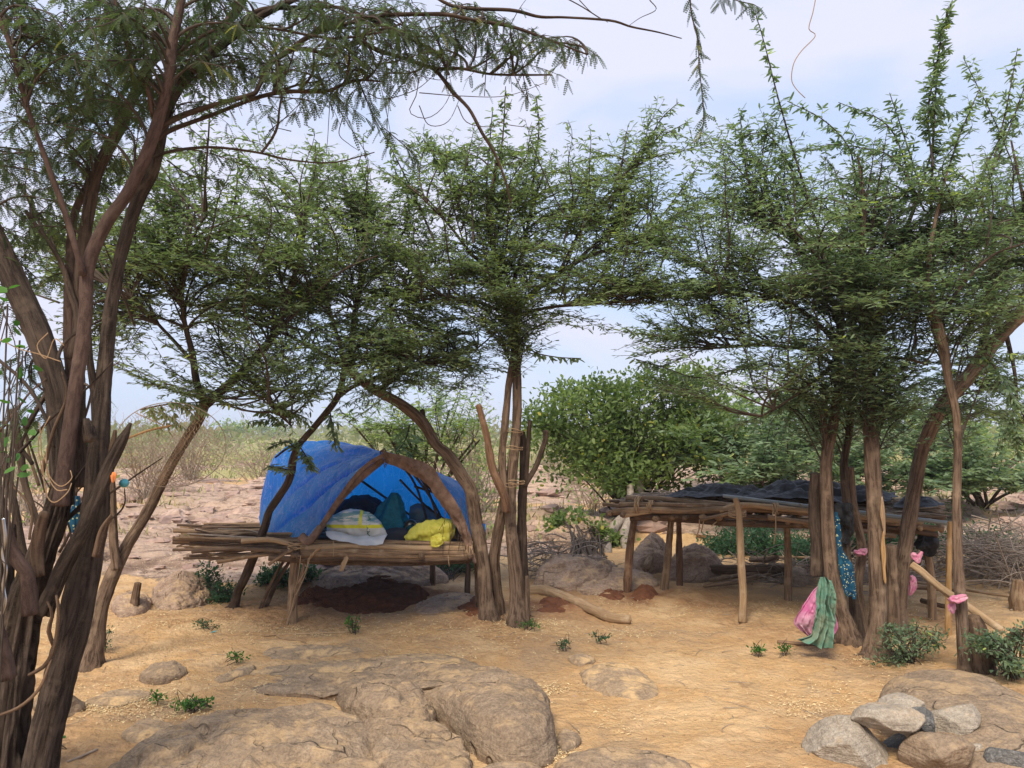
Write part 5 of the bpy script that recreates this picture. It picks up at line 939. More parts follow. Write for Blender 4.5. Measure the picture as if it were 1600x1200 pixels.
for i in range(44):   # shorter loose sticks under and between, at the left end
    d = 6.75+.9*rg.random(); xl = 278+rg.uniform(0, 70); xe = rg.uniform(440, 560); z = rg.uniform(.49, .67)
    wpole(pl_, 'deck_pole', zpt(xl, d, z+rg.normal()*.045), zpt(xe, d, .60+rg.normal()*.02), rg.uniform(.006, .014), ['wood', 'wood_dark', 'wood_dark', 'twig_pale'][i % 4], i+60, .07)
pole(pl_, 'beam', [(378,846,6.7),(420,843,6.68),(452,850,6.66)], 6.5, 'wood_light', 3)
pole(pl_, 'beam', [(470,856,6.64),(560,853,6.64),(650,857,6.64),(737,857,6.66)], 8, 'wood_light', 4)
pole(pl_, 'beam', [(455,868,6.62),(540,866,6.62),(640,869,6.62),(700,868,6.64),(742,868,6.64)], 6.5, 'wood', 5)
pole(pl_, 'beam', [(420,872,6.66),(520,878,6.7),(640,880,6.72),(736,876,6.72)], 7, 'wood_dark', 6)
pole(pl_, 'beam', [(340,878,6.7),(420,866,6.7),(520,862,6.7)], 5, 'wood', 7)
pole(pl_, 'beam', [(300,862,6.65),(380,858,6.66),(470,864,6.66)], 5, 'wood_dark', 9)
for x, sd_ in ((470, 1), (660, 2), (735, 3)):
    wpole(pl_, 'cross_beam', zpt(x, 6.55, .575), zpt(x+10, 8.4, .575), .035, 'wood_dark', sd_+90)
pole(pl_, 'branch_stub', [(420,882,6.6),(440,868,6.58),(458,858,6.55)], 4, 'wood', 11)
pole(pl_, 'branch_stub', [(484,872,6.6),(495,860,6.5),(502,855,6.45)], 3.5, 'wood_light', 12)
pole(pl_, 'beam', [(470,863,6.62),(560,861,6.62),(650,864,6.62),(738,864,6.64)], 6, 'wood', 14)
pole(pl_, 'beam', [(468,874,6.63),(560,873,6.63),(650,875,6.63),(738,872,6.64)], 7, 'wood_dark', 15)
pole(pl_, 'beam', [(466,849,6.68),(560,847,6.7),(650,849,6.7),(738,851,6.7)], 7, 'wood', 16)
post(pl_, 458, 972, 464, 853, 10, 'wood', 21, (-3, 0), tp=1.1)
post(pl_, 445, 973, 478, 868, 4.5, 'wood', 22, (4, 0))
post(pl_, 402, 950, 446, 872, 4, 'wood_dark', 23); post(pl_, 410, 948, 452, 878, 4.5, 'wood_dark', 24)
post(pl_, 676, 916, 676, 862, 6, 'wood_dark', 25); post(pl_, 730, 930, 732, 862, 6, 'wood_dark', 26)
rope(pl_, P(466, 852, 6.66), .085, 5, (0, .1, 1), .03, .005); rope(pl_, P(735, 860, 6.66), .07, 4, (1, 0, .2), .03, .005)
mb = MB()
for q in [[(470,868),(466,900),(460,925)], [(482,872),(478,890),(465,912)], [(486,865),(476,900),(462,930)], [(521,845),(521,870)], [(538,870),(538,882)], [(700,868),(702,885)]]:
    mb = MB(); tube(mb, P([a for a, b in q], [b for a, b in q], 6.5), .0035, 6, .02); mb.build('loose_string', M['wood_light'], pl_)
mb = MB(); fl = P(np.array([533, 541, 545, 536, 530]), np.array([880, 868, 872, 892, 893]), 6.5); mb.add(np.vstack([fl, fl+[0, .004, 0]]), Q=[[0,1,2,3],[5,8,7,6]], T=[[0,3,4],[5,9,8]]); mb.build('bark_flake', M['wood_light'], pl_)
# ------------------------------------------------ blue tarpaulin tent
def m_tarp():
    b = NB('blue_tarpaulin'); o = b.obj(); wv = b.n('ShaderNodeTexWave', wave_type='BANDS', bands_direction='Z'); b.l(o, wv.inputs['Vector']); wv.inputs['Scale'].default_value = 60; wv.inputs['Distortion'].default_value = 2
    n = b.noise(o, 3, 4); n2 = b.noise(b.map(o, (1, 1, 1), rot=(.4, .9, .2)), 7, 5, .6, 1.2)
    cr = b.noise(b.map(o, (3.2, 3.2, .8), rot=(.2, .75, .3)), 6, 6, .7, .8)
    c = b.mix(b.rng(n, .35, .65), (.012, .19, .42), (.018, .26, .56)); c = b.mix(b.rng(cr, .60, .70, 0, .55), c, (.10, .30, .60)); c = b.mix(b.rng(n2, .62, .72, 0, .4), c, (.10, .32, .70))
    l1 = b.noise(b.map(o, (1.1, 1.1, 1.1), rot=(.1, .5, .2)), 3.2, 3, .5, 1.4); l2 = b.noise(b.map(o, (2.4, 2.4, .7), rot=(.3, .8, .1)), 5, 4, .55, 1.0)
    e1 = b.rng(b.math('ABSOLUTE', b.math('SUBTRACT', l1, .5)), .0, .018, 1, 0); e2 = b.rng(b.math('ABSOLUTE', b.math('SUBTRACT', l2, .5)), .0, .03, 1, 0)
    c = b.mix(b.math('MULTIPLY', b.math('MAXIMUM', e1, e2), .6), c, (.42, .60, .85)); h = b.math('ADD', n2, b.math('MULTIPLY', cr, .6)); h = b.math('ADD', h, b.math('MULTIPLY', b.math('ADD', e1, e2), .5))  # pale crease lines: wear plus highlights painted into the colour
    c = b.mix(b.math('MULTIPLY', b.rng(b.attr('tint'), .5, 1.), .5), c, (.32, .56, .84)); s = b.bsdf(c, .25, b.bump(h, .45, .015), .6); return b.done(b.trans(s, (.02, .34, 1.), .58))  # lighter blue on fold ridges: specular streaks painted into the colour
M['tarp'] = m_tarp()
M['brown_cloth'] = m_plain('brown_sackcloth', (.27, .175, .13), (.12, .075, .055), 16, .92, 1., .02, .1)
tent = thing('tarpaulin_tent', 'blue tarpaulin tent with a brown cloth edged arched opening on a stick platform', 'tent', P(600, 850, 7.4))
F_ = [(486,849),(503,822),(525,785),(552,745),(578,720),(602,706),(640,717),(672,735),(692,757),(715,795),(735,848)]
B_ = [(404,808),(410,770),(424,722),(452,694),(490,684),(530,683),(600,703),(665,727),(722,752),(748,790),(758,834)]
F_, B_ = np.array(F_, float), np.array(B_, float); NA = 200
def arc(A, d): return catmull(P(A[:, 0], A[:, 1], d), NA)
K = 5; cols = []
for k in range(K):
    t = k/(K-1); A = F_*(1-t)+B_*t
    if k == 1: A[0] = (452, 856); A[1] = (484, 815)
    if k == 2: A[0] = (414, 842); A[1] = (440, 800)
    if k == 3: A[0] = (408, 824)
    d = 6.72+1.53*t; X = P(A[:, 0], A[:, 1], np.full(len(A), d)); X[:, 2] -= [.0, .02, .012, .02, 0][k]*np.sin(np.linspace(0, np.pi, len(A)))
    cols.append(catmull(X, NA))
cols = np.array(cols); NB_ = 150
S = np.array([catmull(cols[:, j], NB_) for j in range(NA)])            # (NA, NB, 3)
u, v = np.meshgrid(np.linspace(0, 1, NA), np.linspace(0, 1, NB_), indexing='ij')
dn = nrm(np.cross(np.gradient(S, axis=0), np.gradient(S, axis=1)))
q = np.stack([(u*2.6+v*1.2)*2.2, (u*.8-v*.9)*9, 0*u], -1)
w1 = np.exp(-np.abs(fbm(q, 3, 3))*9)*1.6-.4; w2 = np.exp(-np.abs(fbm(np.stack([(u*3-v)*2.2, (u+v*1.1)*7, 0*u+4], -1), 3, 6))*9)*1.6-.4
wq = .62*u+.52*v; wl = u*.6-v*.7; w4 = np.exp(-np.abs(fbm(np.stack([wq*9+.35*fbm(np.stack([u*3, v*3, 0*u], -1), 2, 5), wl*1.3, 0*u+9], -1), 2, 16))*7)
w3 = fbm(np.stack([u*6, v*5, 0*u+2], -1), 3, 8)
amp = np.sin(np.clip(u, 0, 1)*np.pi)**.4
S2 = S-dn*((.010*w1+.008*w2+.016*w3+.085*w4)*amp)[..., None]
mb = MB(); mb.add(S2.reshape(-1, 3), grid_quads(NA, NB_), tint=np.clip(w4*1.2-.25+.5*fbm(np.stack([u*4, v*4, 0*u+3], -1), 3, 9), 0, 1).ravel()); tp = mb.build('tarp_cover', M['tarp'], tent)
# back wall of the tent
ba = S2[:, -1]; base = np.stack([np.interp(np.linspace(0, 1, NA), [0, 1], [ba[0, 0], ba[-1, 0]]), np.full(NA, 8.25), np.full(NA, ZD)], -1)
nb = 40; t = np.linspace(0, 1, nb)[None, :, None]; W = ba[:, None]*(1-t)+base[:, None]*t
W[..., 1] += .06*np.sin(t[..., 0]*3.14)*(1+1.2*fbm(np.stack([W[..., 0]*5, W[..., 2]*1.2, 0*W[..., 0]], -1), 3, 12))
mb = MB(); mb.add(W.reshape(-1, 3), grid_quads(NA, nb), tint=0.); mb.build('back_wall', M['tarp'], tent)
# brown cloth edging
pole(tent, 'wrapped_pole', [(480,856,6.66),(500,826,6.67),(527,784,6.67),(556,744,6.67),(580,722,6.67),(603,710,6.67)], 4.6, 'brown_cloth', 31, 16, .015, .3, .25, 2)
pole(tent, 'wrapped_pole', [(600,708,6.67),(640,722,6.66),(672,740,6.65),(694,765,6.65),(715,800,6.64),(731,840,6.62),(742,880,6.6)], 4.2, 'brown_cloth', 32, 16, .015, .3, .25, 2)
def strip(o_, i_, d, name, mat, root, n=60, m=10, amp=.012, sd=0):
    a = catmull(P([p[0] for p in o_], [p[1] for p in o_], d), n); b = catmull(P([p[0] for p in i_], [p[1] for p in i_], d+.03), n); t = np.linspace(0, 1, m)[None, :, None]
    X = a[:, None]*(1-t)+b[:, None]*t; X[..., 1] += amp*2*fbm(np.stack([X[..., 0]*14, X[..., 2]*14, 0*X[..., 0]+sd], -1), 3, sd)-.02*np.sin(np.pi*t[..., 0])
    X[:, 1:-1, 2] += .4*amp*fbm(X[:, 1:-1]*20, 2, sd)
    X[:, -1] += .012*fbm(np.stack([np.linspace(0, 9, n)]*3, -1), 2, sd)[:, None]
    Y = X+np.array([0, .006, 0]); mb = MB(); V = np.concatenate([X.reshape(-1, 3), Y.reshape(-1, 3)]); q = grid_quads(n, m); mb.add(V, np.vstack([q, q[:, ::-1]+n*m])); return mb.build(name, M[mat], root)
strip([(598,705),(640,715),(674,729),(690,752),(716,790),(733,830),(741,862)], [(602,722),(638,738),(668,758),(688,786),(706,815),(722,840),(730,872)], 6.62, 'brown_cloth', 'brown_cloth', tent, sd=3, amp=.022)
strip([(486,846),(525,782),(562,742),(598,712)], [(491,850),(530,790),(566,752),(602,722)], 6.72, 'brown_cloth', 'brown_cloth', tent, sd=5, amp=.008)
for i, q in enumerate([[(600,712,6.75),(640,735,7.0),(680,790,7.1),(705,850,7.1)], [(602,712,6.75),(650,740,7.3),(700,800,7.4),(722,850,7.4)], [(560,735,7.4),(610,718,7.4),(665,745,7.4),(710,810,7.4)], [(620,716,6.9),(650,760,7.2),(672,830,7.2)], [(560,748,7.8),(620,790,7.9),(690,840,7.9)],
                       [(545,720,7.9),(600,712,7.9),(660,740,7.9),(720,800,7.9),(735,850,7.9)], [(640,725,6.8),(668,765,6.95),(690,830,6.9)], [(648,760,7.1),(690,775,7.3),(715,800,7.3)], [(625,750,7.1),(665,790,7.3),(700,815,7.3)], [(655,725,6.85),(698,790,6.85),(718,850,6.8)]]):
    pole(tent, 'frame_stick', q, 3.2-.25*(i % 3), 'bark_dark', 40+i, 8, .03, .1, .2)
rope(tent, P(601, 710, 6.66), .045, 4, (.5, .2, .3), .02, .005, 'wood_dark')
mb = MB(); rg = np.random.default_rng(3)
for i in range(16):
    s = P(690+rg.uniform(0, 40), 790+rg.uniform(-20, 50), 6.6); tube(mb, [s, s+[.01, 0, -.06], s+[rg.normal()*.02, 0, -.14-.08*rg.random()]], .002, 4, .03)
for i in range(10):
    s = P(590+rg.uniform(0, 16), 716, 6.64); tube(mb, [s, s+[.01, 0, -.03], s+[rg.normal()*.01, 0, -.05-.04*rg.random()]], .002, 4, .03)
mb.build('frayed_threads', M['wood_dark'], tent)
mb = MB(); c = P(600, 708, 6.64)
tube(mb, [P(470, 838, 6.6), P(480, 846, 6.58), P(490, 838, 6.6), P(500, 822, 6.62)], [.034, .032, .03, .02], 14, .012, rough=.4, lump=.4, seed=8); mb.build('cloth_knot', M['brown_cloth'], tent)
# ------------------------------------------------ bags and things in the tent
def sag(name, label, cat, secs, d, mat, depth=.35, folds=.12, nf=5, seed=0, root=None, seg=64, n=70, horizontal=False, crump=.0, group=None, dy=None):
    """closed soft shape: sections (px,py of centre, half width px, half height px) swept; hanging cloth or bag"""
    A = catmull(np.array([list(s)+[0]*(0) for s in secs], float), n); C = P(A[:, 0], A[:, 1], np.full(n, d)); th = np.linspace(0, 2*np.pi, seg, endpoint=False)
    hw = np.maximum(A[:, 2], .4)*d/FP; dd = hw*depth if dy is None else np.maximum(A[:, 3], .3)*d/FP
    T_ = nrm(np.gradient(C, axis=0)); side = nrm(np.cross(T_, [0, 1., 0])); dep = np.array([0, 1., 0])
    s = np.linspace(0, 1, n)[:, None]; f = 1+folds*np.cos(nf*th[None]+3*fbm(p3(s*3, th[None]*.0+seed, 0), 2)+seed)+folds*.7*fbm(np.stack([np.cos(th)[None]*3+0*s, np.sin(th)[None]*3+0*s, s*2.5+seed+0*th[None]], -1), 3, seed)
    V = C[:, None]+(side[:, None]*(hw[:, None]*np.cos(th)[None])[..., None]+dep*(dd[:, None]*np.sin(th)[None])[..., None])*f[..., None]
    if crump: V = V+crump*fbm(V*16+seed, 4, seed)[..., None]*nrm(V-C[:, None])+crump*.6*(1-np.abs(fbm(V*9+seed, 3, seed+2))*3)[..., None]*nrm(V-C[:, None])
    mb = MB(); V = np.concatenate([V.reshape(-1, 3), C[:1], C[-1:]]); j = np.arange(seg); a = n*seg
    mb.add(V, grid_quads(n, seg, True), np.vstack([np.stack([np.full(seg, a), (j+1) % seg, j], -1), np.stack([np.full(seg, a+1), (n-1)*seg+j, (n-1)*seg+(j+1) % seg], -1)]))
    if root is not None: return mb.build(name, mat, root)
    return tag(mb.build(name, mat, loc=C[n//2]), label, cat, group)
def m_sack():
    b = NB('printed_white_sack'); o = b.obj(); s = b.n('ShaderNodeSeparateXYZ'); b.l(o, s.inputs[0]); x, z = s.outputs[0], s.outputs[2]
    n = b.noise(o, 9, 4); n2 = b.noise(b.map(o, (1, 1, 7), rot=(0, .25, 0)), 9, 4, .6)
    c = b.mix(b.rng(n, .3, .7), (.62, .62, .58), (.48, .49, .46)); c = b.mix(b.math('MULTIPLY', b.rng(n2, .46, .52), b.rng(z, .01, .03)), c, (.16, .30, .30))
    c = b.mix(b.math('MULTIPLY', b.rng(z, -.035, -.03), b.rng(z, .0, -.005)), c, (.62, .60, .03)); c = b.mix(b.math('MULTIPLY', b.math('MULTIPLY', b.rng(x, .03, .035), b.rng(x, .06, .055)), b.rng(z, -.03, -.02)), c, (.60, .58, .05))
    c = b.mix(b.math('MULTIPLY', b.math('MULTIPLY', b.rng(x, .10, .105), b.rng(x, .135, .13)), b.rng(b.noise(o, 60, 2), .5, .54)), c, (.05, .14, .10))
    return b.done(b.bsdf(c, .55, b.bump(n, .4, .01), .35))
sack = sag('printed_sack', 'white woven sack with yellow and green print, its mouth open toward the beam', 'sack', [(512,832,3,2),(524,820,14,9),(545,816,20,13),(570,822,20,13),(590,832,14,9),(603,839,4,3)], 6.86, m_sack(), dy=1, depth=1, folds=.08, nf=4, seed=4, crump=.012)
M['white_plastic'] = m_plain('white_plastic', (.66, .66, .66), (.52, .53, .55), 8, .5, .5, .01, .4)
strip([(508,834),(522,820),(560,836),(600,832),(606,838)], [(512,848),(535,842),(560,848),(590,852),(602,843)], 6.66, 'sack_mouth', 'white_plastic', None, sd=9, amp=.01) if False else None
mb = MB(); a = P([510,520,545,575,598], [836,843,847,852,850], 6.6); b_ = P([508,522,550,580,606], [830,829,836,838,835], 6.72)
t = np.linspace(0, 1, 8)[None, :, None]; X = catmull(a, 40)[:, None]*(1-t)+catmull(b_, 40)[:, None]*t; X[..., 2] += .012*fbm(X*14, 3, 2)+.014*np.sin(t[..., 0]*3.1); mb.add(np.concatenate([X.reshape(-1, 3), (X-[0, 0, .004]).reshape(-1, 3)]), np.vstack([grid_quads(40, 8), grid_quads(40, 8)[:, ::-1]+320])); mb.build('sack_mouth', M['white_plastic'], sack)
M['teal_net'] = m_plain('teal_net_bag', (.02, .21, .28), (.012, .12, .17), 26, .6, .9, .012, .3, .25)
M['yellow_bag'] = m_plain('yellow_plastic', (.78, .75, .13), (.64, .58, .07), 9, .45, .7, .02, .45, .3)
M['grey_teal'] = m_plain('dull_teal_cloth', (.07, .17, .22), (.14, .15, .15), 10, .8, .6, .01)
M['dark_cloth'] = m_plain('dark_cloth', (.02, .03, .045), (.04, .04, .05), 10, .9, .6, .01)
sag('net_bag', 'teal mesh bag with gathered top, upright in the middle of the tent', 'bag', [(617,770,5,4),(616,782,12,9),(612,800,20,14),(610,818,29,18),(612,835,32,20),(612,843,28,18)], 7.15, M['teal_net'], dy=1, folds=.13, nf=6, seed=7, crump=.012)
yb = sag('plastic_bag', 'crumpled yellow plastic bag lying on the front beam at the right of the tent', 'bag', [(634,843,4,4),(648,836,11,9),(668,832,16,13),(688,832,19,15),(702,830,17,14),(711,831,6,6)], 6.8, M['yellow_bag'], dy=1, folds=.12, nf=5, seed=12, crump=.022)
sag('plastic_flap', '', '', [(680,836,6,3),(684,846,11,4),(688,852,5,3)], 6.6, M['yellow_bag'], dy=1, folds=.25, nf=4, seed=3, root=None if False else yb, crump=.01)
sag('dark_bundle', 'dark cloth bundle behind the printed sack', 'bundle', [(528,812,10,8),(548,795,16,14),(572,794,18,14),(592,806,16,12),(598,820,8,8)], 7.5, M['dark_cloth'], dy=1, folds=.12, seed=5, crump=.02)
sag('folded_cloth', 'dull teal and grey folded cloth behind the yellow bag', 'cloth', [(640,802,10,6),(655,803,14,14),(672,811,13,14),(688,823,8,8)], 7.35, M['grey_teal'], dy=1, folds=.1, seed=6, crump=.012)
sag('dark_box', 'dark low bundle under the teal bag', 'bundle', [(595,840,6,8),(610,838,12,12),(630,838,12,12),(642,842,8,8)], 6.95, M['dark_cloth'], dy=1, folds=.05, seed=9, crump=.006)
M['steel'] = m_plain('dented_steel', (.55, .55, .55), (.4, .4, .42), 20, .28, .2, .003, .5, metal=1.)
def pot(c, r, h, ax, label):
    ax = nrm(np.array(ax, float)); a = nrm(np.cross(ax, [0, 0, 1.])); b = np.cross(ax, a); pr = [(0.01, 0), (.75, .0), (.95, .1), (1, .3), (1, .95), (1.12, 1.0), (1.12, 1.03), (.97, 1.0), (.93, .3), (.7, .06), (.01, .05)]
    th = np.linspace(0, 2*np.pi, 48, endpoint=False); V = np.array([[c+ax*hh*h+(a*np.cos(t_)+b*np.sin(t_))*rr*r for t_ in th] for rr, hh in pr]); mb = MB(); mb.add(V.reshape(-1, 3), grid_quads(len(pr), 48, True)[:, ::-1])
    return tag(mb.build('steel_pot', M['steel'], loc=c), label, 'pot')
pot(P(656, 828, 7.15), .085, .13, (-.55, -.8, .12), 'round steel pot lying on its side between the teal and yellow bags')
# ------------------------------------------------ right platform
gr_ = G(1160, 966); pr_ = thing('stick_platform', 'waist-high platform of crooked poles on posts, topped with brush and black sheets', 'platform', gr_)
post(pr_, 979, 925, 992, 806, 8.5, 'bark_red', 1, (-2, 0)); post(pr_, 1036, 921, 1049, 808, 8.5, 'wood', 2, (2, -4)); post(pr_, 1062, 914, 1060, 806, 7, 'bark_red', 3)
post(pr_, 1160, 966, 1156, 850, 9.5, 'wood_light', 4, (-4, 0)) if False else pole(pr_, 'post', [(1160,972,6.8),(1161,930,6.8),(1158,880,6.8),(1156,830,6.8),(1154,795,6.8),(1149,779,6.8)], 9.5, 'wood_light', 4, 22, .012, .16, .16, 3, .62)
post(pr_, 1231, 938, 1229, 812, 7.5, 'wood', 5, (1, 0)); post(pr_, 1457, 968, 1443, 830, 9, 'wood', 6, (4, 0)); post(pr_, 1481, 992, 1484, 815, 6, 'wood_yellow', 7)
def fr(x, dl=7.75, dr=6.52): return dl+(dr-dl)*(x-955)/(1487-955)
pole(pr_, 'rail', [(958,800,7.75),(1010,797,fr(1010)),(1080,798,fr(1080)),(1148,795,fr(1148)-.08)], 8.5, 'wood', 11)
pole(pr_, 'rail', [(1125,798,fr(1125)-.06),(1160,789,fr(1160)-.08),(1230,795,fr(1230)-.06),(1330,806,fr(1330)-.02),(1440,818,fr(1440))], 7, 'wood_light', 12)
pole(pr_, 'rail', [(978,779,7.9),(1040,780,7.8),(1100,785,7.6),(1145,789,7.4)], 7, 'wood', 13)
pole(pr_, 'rail', [(972,806,7.7),(1010,800,7.62),(1024,798,7.6)], 5.5, 'wood_light', 14)
pole(pr_, 'rail', [(990,806,7.75),(1080,812,fr(1080)+.1),(1160,818,fr(1160)+.06),(1300,822,fr(1300)+.08),(1430,832,fr(1430)+.06)], 9, 'wood_dark', 15)
pole(pr_, 'rail', [(968,789,7.82),(1040,789,fr(1040)+.03),(1140,792,fr(1140)),(1250,801,fr(1250)),(1350,812,fr(1350)),(1470,826,fr(1470))], 7, 'wood', 21)
pole(pr_, 'rail', [(985,810,7.8),(1100,806,fr(1100)+.04),(1240,812,fr(1240)+.04),(1370,822,fr(1370)+.03),(1465,836,fr(1465)+.04)], 7, 'wood_dark', 22)
pole(pr_, 'rail', [(1095,812,7.3),(1125,806,7.25),(1150,800,7.1),(1165,803,7.0)], 4.5, 'wood', 16)
pole(pr_, 'rail', [(1200,808,6.95),(1300,822,6.8),(1400,838,6.7)], 6, 'wood', 17)
pole(pr_, 'pipe', [(1130,775,7.4),(1250,790,7.05),(1380,805,6.7),(1486,819,6.46)], 5.5, 'pipe' if 'pipe' in M else 'wood', 18) if False else None
M['pipe'] = m_plain('grey_plastic_pipe', (.22, .24, .24), (.16, .175, .175), 8, .45, .15, .003, .4)
mb = MB(); tube(mb, P([1130,1487], [775.,818.], np.array([7.35, 6.46])), .018, 20, .05); pp = mb.build('plastic_pipe', M['pipe'], loc=P(1300, 797, 6.9)); tag(pp, 'straight grey plastic pipe laid along the front of the right platform', 'pipe')
rg = np.random.default_rng(21)
FL, FR_, BL, BR = np.array([1.03, 7.85, .90]), np.array([3.72, 6.62, .90]), np.array([1.75, 9.3, .90]), np.array([4.5, 8.0, .90])
for i in range(20):    # cross poles front to back, their knobbly ends showing at the front
    t = i/19; a = FL*(1-t)+FR_*t; b = BL*(1-t)+BR*t; e = nrm(a-b); a = a+e*rg.uniform(-.05, .16); a[2] = .80+rg.normal()*.012; b[2] = .82
    wpole(pr_, 'deck_pole', b, a, rg.uniform(.018, .032), ['wood', 'wood_dark', 'wood_light', 'wood'][i % 4], 200+i)
for i in range(26):    # long poles along the deck
    t = (i+.3)/26; a = FL*(1-t)+BL*t; b = FR_*(1-t)+BR*t; u_ = nrm(b-a); a = a+u_*rg.uniform(-.14, .25); b = b+u_*rg.uniform(-.3, .05); a[2] = .875+.03*rg.random(); b[2] = .875+.03*rg.random()
    wpole(pr_, 'deck_pole', a, b, rg.uniform(.014, .026), ['wood', 'wood_dark', 'wood', 'twig_pale'][i % 4], 230+i, .03)
mb = MB(); n = 520; s, t = rg.uniform(.04, .96, n), rg.uniform(.05, .97, n); c = (FL*(1-s[:, None])+FR_*s[:, None])*(1-t[:, None])+(BL*(1-s[:, None])+BR*s[:, None])*t[:, None]; c[:, 2] = .905+.05*rg.random(n)*(1-np.abs(2*t-1)**3)
ang = np.where(rg.random(n) < .6, -.45, rg.uniform(0, 3.1, n))+.25*rg.normal(size=n); l_ = .10+.24*rg.random(n); dd = np.stack([np.cos(ang), np.sin(ang), .10*rg.normal(size=n)], -1)*l_[:, None]
X = bez(c-dd, c+rg.normal(size=(n, 3))*.03, c+dd, 5); tubes(mb, X, np.linspace(.005, .003, 5)[None], 4, tint=rg.random(n)); bo = mb.build('brush_layer', M['twig_pale'], pr_); bo['kind'] = 'stuff'
for c, r, ax in [(P(998, 790, 7.68), .09, (.9, -.4, 0)), (P(1017, 790, 7.6), .05, (.9, -.4, 0)), (P(1152, 803, 6.9), .075, (0, 0, 1)), (P(1212, 795, 6.95), .05, (1, -.3, 0)), (P(1050, 803, 8.), .06, (.9, -.4, 0)), (P(1445, 830, 6.9), .08, (0, 0, 1))]:
    rope(pr_, c, r, 5, ax, .025, .005, 'wood_light', seed=r*90)
mb = MB()
for q, d in [([(1212,800),(1212,830),(1209,850)], 6.9), ([(1048,810),(1046,830)], 7.9), ([(1093,812),(1092,828),(1088,838)], 7.4), ([(1100,812),(1096,830)], 7.4), ([(1120,815),(1112,822)], 7.3)]:
    mb = MB(); tube(mb, P([a for a, b in q], [b for a, b in q], d), .006, 6, .02); mb.build('hanging_cord', M['wood_light'], pr_)
# black plastic sheet
M['black_sheet'] = m_plain('black_plastic_sheet', (.009, .009, .011), (.022, .023, .027), 6, .6, .8, .02, .22)
def sheet(label, s0, s1, t0, t1, z0, amp, seed, bumps=()):
    n, m = 150, 70; s, t = np.meshgrid(np.linspace(s0, s1, n), np.linspace(t0, t1, m), indexing='ij')
    e = .04*fbm(np.stack([s*7, t*0+seed, 0*s], -1), 3, seed); f = .03*fbm(np.stack([t*7, s*0+seed, 0*s], -1), 3, seed+1)
    t = t+e*(1-2*(t-t0)/(t1-t0)); s = s+f
    c = (FL*(1-s[..., None])+FR_*s[..., None])*(1-t[..., None])+(BL*(1-s[..., None])+BR*s[..., None])*t[..., None]
    w_ = np.clip(1-np.abs(fbm(np.stack([c[..., 0]*2.6, c[..., 1]*4.5, 0*s], -1), 4, seed))*3., -.3, 1); w2 = fbm(np.stack([c[..., 0]*6, c[..., 1]*7, 0*s], -1), 4, seed+4)
    ed = np.minimum(np.minimum((s-s0)/(s1-s0), 1-(s-s0)/(s1-s0))*5, np.minimum((t-t0)/(t1-t0), 1-(t-t0)/(t1-t0))*4).clip(0, 1)
    z = z0+amp*(.9*w_+.8*w2+.2)*(.25+.75*ed)
    for (bs, bt_, rs, rt, h) in bumps: z = z+h*np.exp(-((s-bs)/rs)**2-((t-bt_)/rt)**2)
    c[..., 2] = np.maximum(z, z0-.02); mb = MB(); V = c.reshape(-1, 3); mb.add(np.vstack([V, V-[0, 0, .004]]), np.vstack([grid_quads(n, m), grid_quads(n, m)[:, ::-1]+n*m]))
    return tag(mb.build('plastic_sheet', M['black_sheet'], loc=c[n//2, m//2]), label, 'plastic sheet')
sheet('rumpled black plastic sheet spread over the left half of the right platform', .17, .47, .10, .92, .985, .075, 71)
sheet('large black plastic sheet humped over the middle of the right platform behind the trunks', .44, .86, .10, .97, .99, .085, 72, [(.56, .6, .12, .4, .07)])
sheet('small crumpled piece of black plastic at the right end of the platform', .88, 1.0, .12, .5, .95, .06, 73, [(.94, .3, .06, .2, .03)])
# ------------------------------------------------ cloths and ties in the right clump
M['pink'] = m_plain('pink_plastic', (.66, .10, .36), (.60, .38, .46), 5, .5, .5, .01, .4, .3)
M['pink_cloth'] = m_plain('pink_rag', (.45, .09, .22), (.55, .33, .36), 30, .85, .5, .01)
M['green_cloth'] = m_plain('faded_green_cloth', (.10, .28, .21), (.24, .30, .21), 11, .75, .6, .012, .2, .2)
def m_dots():
    b = NB('blue_polka_cloth'); o = b.obj(); v = b.vor(b.map(o, (1, .4, 1)), 58); n = b.noise(o, 12, 3)
    c = b.mix(b.rng(n, .3, .7), (.008, .05, .12), (.014, .085, .14)); c = b.mix(b.rng(v, .30, .26), c, (.42, .45, .28)); return b.done(b.bsdf(c, .8, b.bump(n, .5, .01), .2))
M['dots'] = m_dots()
def drape(name, label, cat, Lc, Rc, d, mat, fold=.02, nf=5, bulge=0., seed=0, n=70, m=46, root=None):
    a = catmull(P([q[0] for q in Lc], [q[1] for q in Lc], d), n); b = catmull(P([q[0] for q in Rc], [q[1] for q in Rc], d), n); t = np.linspace(0, 1, m)[None, :, None]; s = np.linspace(0, 1, n)[:, None]
    X = a[:, None]*(1-t)+b[:, None]*t; w_ = fbm(p3(t[0, :, 0][None]*nf+.6*s, s*.8+seed, 0), 2, seed)
    X[..., 1] += fold*3*w_*(.3+.7*s)-bulge*np.sin(np.pi*t[..., 0])*np.sin(np.pi*np.clip(s*1.05, 0, 1))**.7+.012*(1-np.abs(fbm(X*17+seed, 3, seed+1))*3)
    X[..., 0] += .008*fbm(X*12+seed, 3, seed+5); X[-8:, :, 2] += (.03*fbm(p3(t[0, :, 0]*6, seed, 0), 2, seed+3))[None]*np.linspace(0, 1, 8)[:, None]
    mb = MB(); V = X.reshape(-1, 3); mb.add(np.vstack([V, V+[0, .003, 0]]), np.vstack([grid_quads(n, m), grid_quads(n, m)[:, ::-1]+n*m])); o = mb.build(name, mat, root, loc=None if root is not None else X[n//2, m//2])
    return o if root is not None else tag(o, label, cat)
